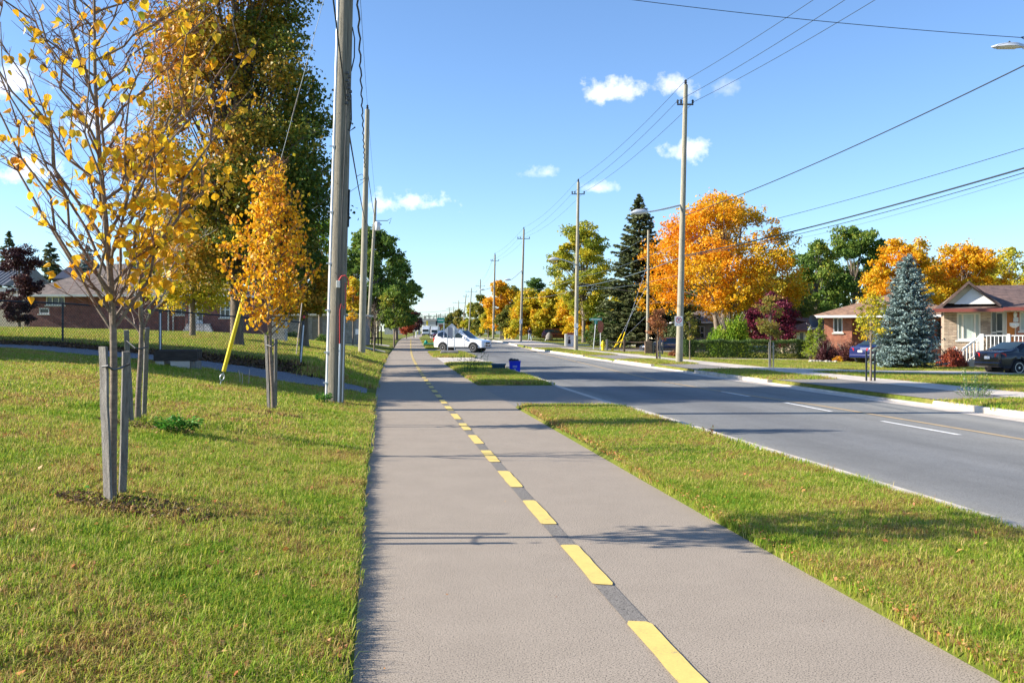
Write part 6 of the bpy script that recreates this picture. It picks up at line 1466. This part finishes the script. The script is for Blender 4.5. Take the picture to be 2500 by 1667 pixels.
ORD = ['first','second','third','fourth','fifth','sixth','seventh','eighth','ninth','tenth','eleventh','twelfth','thirteenth','fourteenth']
for i in range(14):
    px = 1030+i*5.2+random.uniform(-2, 2); Y = 440+random.uniform(0, 160); py = 762+random.uniform(0, 16)
    q = gxy(px, Y); h = W(px, py, Y).z
    T = thing('utility_pole', ORD[i]+' distant thin mast from the left above the overpass', 'utility pole', q, 0, 'distant masts above the overpass')
    MB().tube([(0,0,-.5), (0,0,h)], .2, 5).build('pole_shaft', 'pole_far', T); 
    if i % 2: MB().box(-1.4, 1.4, -.1, .1, h-1.3, h-1.1).build('crossarm', 'pole_far', T)
for j in range(4): wire('power_line', ('lowest', 'lower', 'upper', 'highest')[j]+' distant wire over the far end of the road', span(W(1002, 786-j*8, 300), W(1110, 782-j*9, 310), .4), .035, 'wire', 'power line')
# traffic signals and green overhead sign
for i, (px, hx, lb) in enumerate(((1016, 1043, 'left-hand traffic signal mast near the overpass'), (1084, 1066, 'right-hand traffic signal mast near the overpass'))):
    Y = 230; q = gxy(px, Y); T = thing('traffic_signal', lb, 'traffic signal', q); h = W(px, 785, Y).z-q.z; dx = (hx-px)/F*Y
    MB().tube([(0,0,-.2), (0,0,h)], .13, 8).build('mast', 'galv', T); MB().tube([(0,0,h-.4), (dx*.5,0,h+.1), (dx,0,h+.1)], .08, 6).build('mast_arm', 'galv', T)
    MB().box(dx-.2, dx+.2, -.3, -.1, h-.9, h+.2).build('signal_head', 'black' if i else 'yguard', T)
    if i: 
        s_ = MB().box(dx*.55-.7, dx*.55+1.1, -.12, -.08, h-.3, h+.9).build('street_name_sign', 'green', T); MB().box(dx*.55-.5, dx*.55+.9, -.13, -.121, h+.2, h+.4).build('lettering', 'white', s_)
# lying green thing on the grass strip
T = thing('green_crate', 'flattened green plastic crate lying on the grass strip before the white SUV', 'crate', gxy(1048, 104)+Vector((0,0,.02)))
MB().box(-.6, .6, -.3, .3, 0, .22).build('crate_body', 'green', T, bevel=.03); MB().tube([(.2,0,.2), (.28,0,.9)], .03, 6).build('handle', 'rust', T); MB().lathe([(.12,0),(.2,.1),(.1,.3)], 8, (-.35,0,.2)).build('lid_knob', 'green', T)
# ------------------------------------------------------------------ temporary sign seen from behind
Y = 69; q = gxy(1101, Y); T = thing('diamond_road_sign', 'back of a diamond road sign on two thin posts beside the white SUV', 'road sign', q)
sc = Y/F
cz = (EYE-(808-HZ)*sc)-q.z
def PP(px, py, y=0): return ((px-1250)*sc-q.x, y, EYE-(py-HZ)*sc-q.z)
MB().poly([PP(1083, 807, .05), PP(1103, 789, .05), PP(1121, 807, .05), PP(1103, 828, .05)]).poly([PP(1083, 807, .065), PP(1103, 789, .065), PP(1121, 807, .065), PP(1103, 828, .065)]).build('sign_board', 'signback', T)
MB().poly([PP(1094, 797, .03), PP(1105, 801, .03), PP(1105, 818, .03), PP(1102, 828, .03), PP(1094, 818, .03)]).poly([PP(1094, 797, .04), PP(1105, 801, .04), PP(1105, 818, .04), PP(1102, 828, .04), PP(1094, 818, .04)]).build('backing_panel', 'signgrey', T)
MB().box(*(PP(1105.5, 0)[0], PP(1110.5, 0)[0]), 0, .03, PP(0, 822)[2], PP(0, 796)[2]).build('backing_panel', 'white', T)
MB().poly([PP(1104, 790, .1), PP(1113, 798, .1), PP(1113, 812, .1), PP(1104, 806, .1)]).build('backing_panel', 'white', T)
for p, pb in ((1092.5, 852), (1110, 857)): MB().box(PP(p, 0)[0]-.03, PP(p, 0)[0]+.03, -.04, -.005, -.1, PP(0, 800)[2]).build('post', 'galv', T)
for p in (1090, 1106): MB().box(PP(p, 0)[0]-.35, PP(p, 0)[0]+.35, -.5, .5, .0, .06).build('foot', 'darkmetal', T); 
b = MB()
for k in range(5): b.lathe([(.05,-.3),(.16,-.25),(.18,.0),(.16,.25),(.05,.3)], 8, (PP(1086+k*6, 0)[0], -.2, .12), 'x')
b.build('sandbags', 'stake', T, smooth=True)
# ------------------------------------------------------------------ recycling boxes
def bin_(name, label, px0, px1, pyt, pyb, Y, m, z0=None):
    sc = Y/F; w = (px1-px0)*sc; base = W((px0+px1)/2, 0, Y); base.z = EYE-(pyb-HZ)*sc; h = (pyb-pyt)*sc
    T = thing(name, label, 'recycling box', base)
    b = MB(); w0, w1, d0, d1 = w*.44, w*.5, .17, .21
    o_ = [(-w0,-d0,0),(w0,-d0,0),(w0,d0,0),(-w0,d0,0),(-w1,-d1,h),(w1,-d1,h),(w1,d1,h),(-w1,d1,h)]
    i_ = [(x*.92, y*.88, z if z else .03) for x, y, z in o_]
    b.v = o_+i_
    for k in range(4): j = (k+1) % 4; b.f += [(k, j, 4+j, 4+k), (8+j, 8+k, 12+k, 12+j), (4+k, 4+j, 12+j, 12+k)]
    b.f += [(3,2,1,0), (8,9,10,11)]; bo = b.build('tub', m, T)
    rm = MB(); rm.box(-w1-.015, w1+.015, -d1-.015, -d1+.01, h-.035, h+.005); rm.box(-w1-.015, w1+.015, d1-.01, d1+.015, h-.035, h+.005); rm.box(-w1-.015, -w1+.01, -d1, d1, h-.035, h+.005); rm.box(w1-.01, w1+.015, -d1, d1, h-.035, h+.005); rm.build('rim', m, T)
    return T, w, h, d1
T, w, h, d1 = bin_('recycling_box', 'bright blue recycling box with dark bags showing on top', 1243, 1271, 881, 912, 41.0, 'bluebin')
for k, (dx, s_) in enumerate(((-.12, .12), (.02, .10), (.13, .085))): MB().lathe([(s_*.3,-.05),(s_,.0),(s_*.9,s_*.6),(s_*.25,s_*1.0)], 8, (dx-.03, 0, h)).build('bag', 'black', T, smooth=True)
tr = MB()
for k in range(3):
    a = R(90+120*k); c_ = R(90+120*(k+1)); p = Vector((math.cos(a), 0, math.sin(a)))*.075; q = Vector((math.cos(c_), 0, math.sin(c_)))*.075
    u = (q-p); tr.quad(p+u*.1, p+u*.75, p*.55+(u*.75)*1.0*.8, p*.55+u*.12)
tr.build('recycling_mark', 'white', T, loc=(0, -d1-.004, h*.32)).rotation_euler = (R(4), 0, 0)
for k in range(2): MB().box(-.09, .09, -.002, .0, -.008, .008).build('printed_line', 'white', T, loc=(0, -d1-.004, h*(.62-.1*k)))
T, w, h, d1 = bin_('recycling_box', 'dark slate blue box standing left of the bright blue one', 1201, 1234, 889, 910, 41.3, 'slatebin')
MB().box(-w*.5-.03, w*.5+.03, -.23, .23, h, h+.03).build('lid', 'slatebin', T, bevel=.01)
# ------------------------------------------------------------------ hydrant, signs, rail fence, sign board
q = gxy(1472, 88); T = thing('fire_hydrant', 'yellow fire hydrant at the left end of the rail fence', 'fire hydrant', q)
MB().lathe([(.2,-.05),(.2,.05),(.13,.08),(.13,.6),(.17,.62),(.17,.68),(.12,.82),(.04,.9),(.04,.95),(0.01,.96)], 14).build('barrel', 'hydrant', T, smooth=True)
MB().lathe([(.07,-.24),(.07,.24)], 10, (0,0,.5), 'x').build('side_outlet', 'hydrant', T); MB().lathe([(.09,-.2),(.09,0)], 10, (0,0,.42), 'y').build('front_outlet', 'hydrant', T)
T = thing('rail_fence', 'low brown split rail fence beside the yellow hydrant', 'fence', gxy(1482, 84))
sc = 84/F
for p in (0, 42, 100): MB().box(p*sc-.09, p*sc+.09, -.08, .08, -.2, 1.05).build('post', 'stake' if p == 0 else 'rail', T, bevel=.02)
for a, c_ in ((0, 42), (42, 100)):
    for zz in (.3, .78): MB().tube([(a*sc+.05, 0, zz+.04), ((a+c_)/2*sc, 0, zz-.01), (c_*sc, 0, zz)], .06, 6).build('rail', 'rail', T)
T = thing('rail_fence', 'short rail fence with brown box in front of the navy sedan', 'fence', gxy(1583, 80)); sc = 80/F
MB().box(-.3, .3, -.15, .15, -.2, 1.1).build('timber_box', 'rail', T, bevel=.02)
for p in (12, 34): MB().box(p*sc-.07, p*sc+.07, -.08, .08, -.2, 1.0).build('post', 'stake', T, bevel=.02)
for zz in (.4, .8): MB().tube([(.2, 0, zz), (95*sc, 0, zz)], .05, 6).build('rail', 'rail', T)
q = gxy(1448, 86); T = thing('street_name_sign', 'green street name sign on a leaning galvanised post', 'street sign', q)
h = W(0, 783, 86).z-q.z; MB().tube([(0,0,-.2), (.25,0,h)], .035, 8).build('post', 'galv', T)
s_ = MB().box(-.34, .78, -.02, .0, h, h+.24).build('name_blade', 'green', T); MB().box(-.22, .66, -.026, -.021, h+.08, h+.16).build('lettering', 'white', s_); MB().box(.12, .38, -.03, .03, h-.3, h).build('bracket', 'green', T)
q = gxy(1466, 91); T = thing('stop_sign', 'rusty red octagon sign turned edge-wise on a thin post', 'street sign', q); h = W(0, 797, 91).z-q.z
MB().tube([(0,0,-.2), (0,0,h)], .04, 8).build('post', 'galv', T)
MB().poly([(.3*math.cos(R(22.5+45*k)), -.05, h+.65*math.sin(R(22.5+45*k))) for k in range(8)]).poly([(.3*math.cos(R(22.5+45*k)), -.035, h+.65*math.sin(R(22.5+45*k))) for k in range(8)]).build('octagon_board', 'rust', T)
q = gxy(1391, 104); T = thing('sign_board', 'white roadside advertising board with a portrait behind the second right pole', 'sign', q); sc = 104/F
MB().box(-12*sc, -6*sc, -.3, .3, -.2, 1.35).build('end_post', 'offwhite', T, bevel=.02); MB().box(-6*sc, 12*sc, -.1, .1, .25, 1.25).build('panel', 'white', T); MB().box(-6*sc, 12*sc, -.12, .12, 1.25, 1.5).build('header', 'rust', T); MB().box(-6*sc, 12*sc, -.1, .1, .0, .22).build('base', 'galv', T)
MB().lathe([(.02,0),(.09,.05),(.1,.16),(.04,.25)], 10, (-.05, -.105, .82)).build('printed_head', 'skin', T); MB().poly([(-.22,-.106,.28), (.1,-.106,.28), (.06,-.106,.75), (-.16,-.106,.78)]).build('printed_torso', 'jacket', T)
# ------------------------------------------------------------------ walking person
def skin_body(name, V_, E_, m, parent, sub=2, root=0):
    me = bpy.data.meshes.new(name); me.from_pydata([v[:3] for v in V_], E_, []); me.materials.append(M[m])
    o = bpy.data.objects.new(name, me); COL.objects.link(o); o.parent = parent
    md = o.modifiers.new('skin', 'SKIN'); md.use_smooth_shade = True
    lay = me.skin_vertices[0].data if me.skin_vertices else None
    if lay is None:
        bm_ = __import__('bmesh').new(); bm_.from_mesh(me); bm_.verts.layers.skin.verify(); bm_.to_mesh(me); bm_.free(); lay = me.skin_vertices[0].data
    for i, v in enumerate(V_): lay[i].radius = (v[3], v[3] if len(v) < 5 else v[4]); lay[i].use_root = (i == root)
    s = o.modifiers.new('sub', 'SUBSURF'); s.levels = sub; s.render_levels = sub; return o
q = gxy(1293.5, 128); T = thing('person', 'person in dark jacket and pale jeans walking on the far pavement', 'person', q, R(-60))
q.z += 0
V_ = [(0,0,.95,.13), (0,0,1.15,.12), (0,0,1.38,.14), (0,0,1.50,.06), (.01,0,1.58,.075), (.02,0,1.66,.09), (.01,0,1.74,.06),
      (0,.17,1.42,.06), (-.03,.24,1.16,.042), (.10,.25,.95,.032), (.15,.25,.88,.028), (0,-.17,1.42,.06), (.06,-.24,1.16,.042), (.20,-.22,1.02,.032), (.25,-.22,.97,.028),
      (.02,.09,.88,.09), (.16,.10,.50,.06), (.24,.10,.08,.045), (.38,.11,.04,.035), (-.02,-.09,.88,.09), (-.04,-.09,.50,.06), (-.26,-.10,.12,.045), (-.16,-.11,.04,.035)]
E_ = [(0,1),(1,2),(2,3),(3,4),(4,5),(5,6),(2,7),(7,8),(8,9),(9,10),(2,11),(11,12),(12,13),(13,14),(0,15),(15,16),(16,17),(17,18),(0,19),(19,20),(20,21),(21,22)]
for hb, sy in ((10, .25), (14, -.22)):                      # fingers and thumb
    hx, hy, hz = V_[hb][:3]
    for k, ln in enumerate((.05, .06, .065, .058)):
        i = len(V_); V_ += [(hx+.02, hy+(k-1.5)*.014, hz-.03, .008), (hx+.03+ln*.4, hy+(k-1.5)*.015, hz-.03-ln*.7, .007)]; E_ += [(hb, i), (i, i+1)]
    i = len(V_); V_ += [(hx+.045, hy-.02*(1 if sy > 0 else -1), hz-.0, .009)]; E_.append((hb, i))
body = skin_body('body', V_, E_, 'skin', T)
skin_body('jacket', [(0,0,.90,.165), (0,0,1.15,.15), (0,0,1.38,.165), (0,0,1.48,.08), (0,.18,1.42,.085), (-.03,.25,1.16,.062), (.09,.26,.97,.048), (0,-.18,1.42,.085), (.06,-.25,1.16,.062), (.18,-.23,1.04,.048)], [(0,1),(1,2),(2,3),(2,4),(4,5),(5,6),(2,7),(7,8),(8,9)], 'jacket', T)
skin_body('trousers', [(0,0,.95,.15), (.02,.09,.86,.11), (.16,.10,.50,.082), (.24,.10,.10,.07), (-.02,-.09,.86,.11), (-.04,-.09,.50,.082), (-.25,-.10,.14,.07)], [(0,1),(1,2),(2,3),(0,4),(4,5),(5,6)], 'jean', T)
MB().lathe([(.06,-.02),(.098,.03),(.10,.08),(.07,.13),(.01,.15)], 12, (.01, 0, 1.64)).build('hair', 'hair', T, smooth=True)
MB().lathe([(.012,-.01),(.018,0),(.006,.02)], 6, (.115, 0, 1.65)).build('nose', 'skin', T)
for sy in (-.035, .035): MB().lathe([(.006,-.005),(.009,0),(.004,.005)], 6, (.105, sy, 1.675)).build('eye', 'black', T)
for a, c_ in (((.26,.10,.05), (.42,.11,.03)), ((-.24,-.10,.06), (-.10,-.11,.03))): MB().tube([a, c_], [.05, .04], 8).build('shoe', 'black', T, smooth=True)
# bollard and cabinet by the far kerb
for px, lb in ((1228, 'small grey utility cabinet right of the fourth right pole'),):
    q = gxy(px, 150); T = tag(MB().box(-.5, .5, -.3, .3, -.2, 1.2).build('utility_cabinet', 'greysiding', None, loc=q, bevel=.04), lb, 'cabinet')
q = gxy(1234, 148); T = thing('fire_hydrant', 'distant yellow hydrant between the third and fourth right poles', 'fire hydrant', q)
MB().lathe([(.2,-.05),(.13,.08),(.13,.6),(.17,.68),(.04,.92)], 10).build('barrel', 'hydrant', T, smooth=True); MB().lathe([(.07,-.24),(.07,.24)], 8, (0,0,.5), 'x').build('side_outlet', 'hydrant', T)
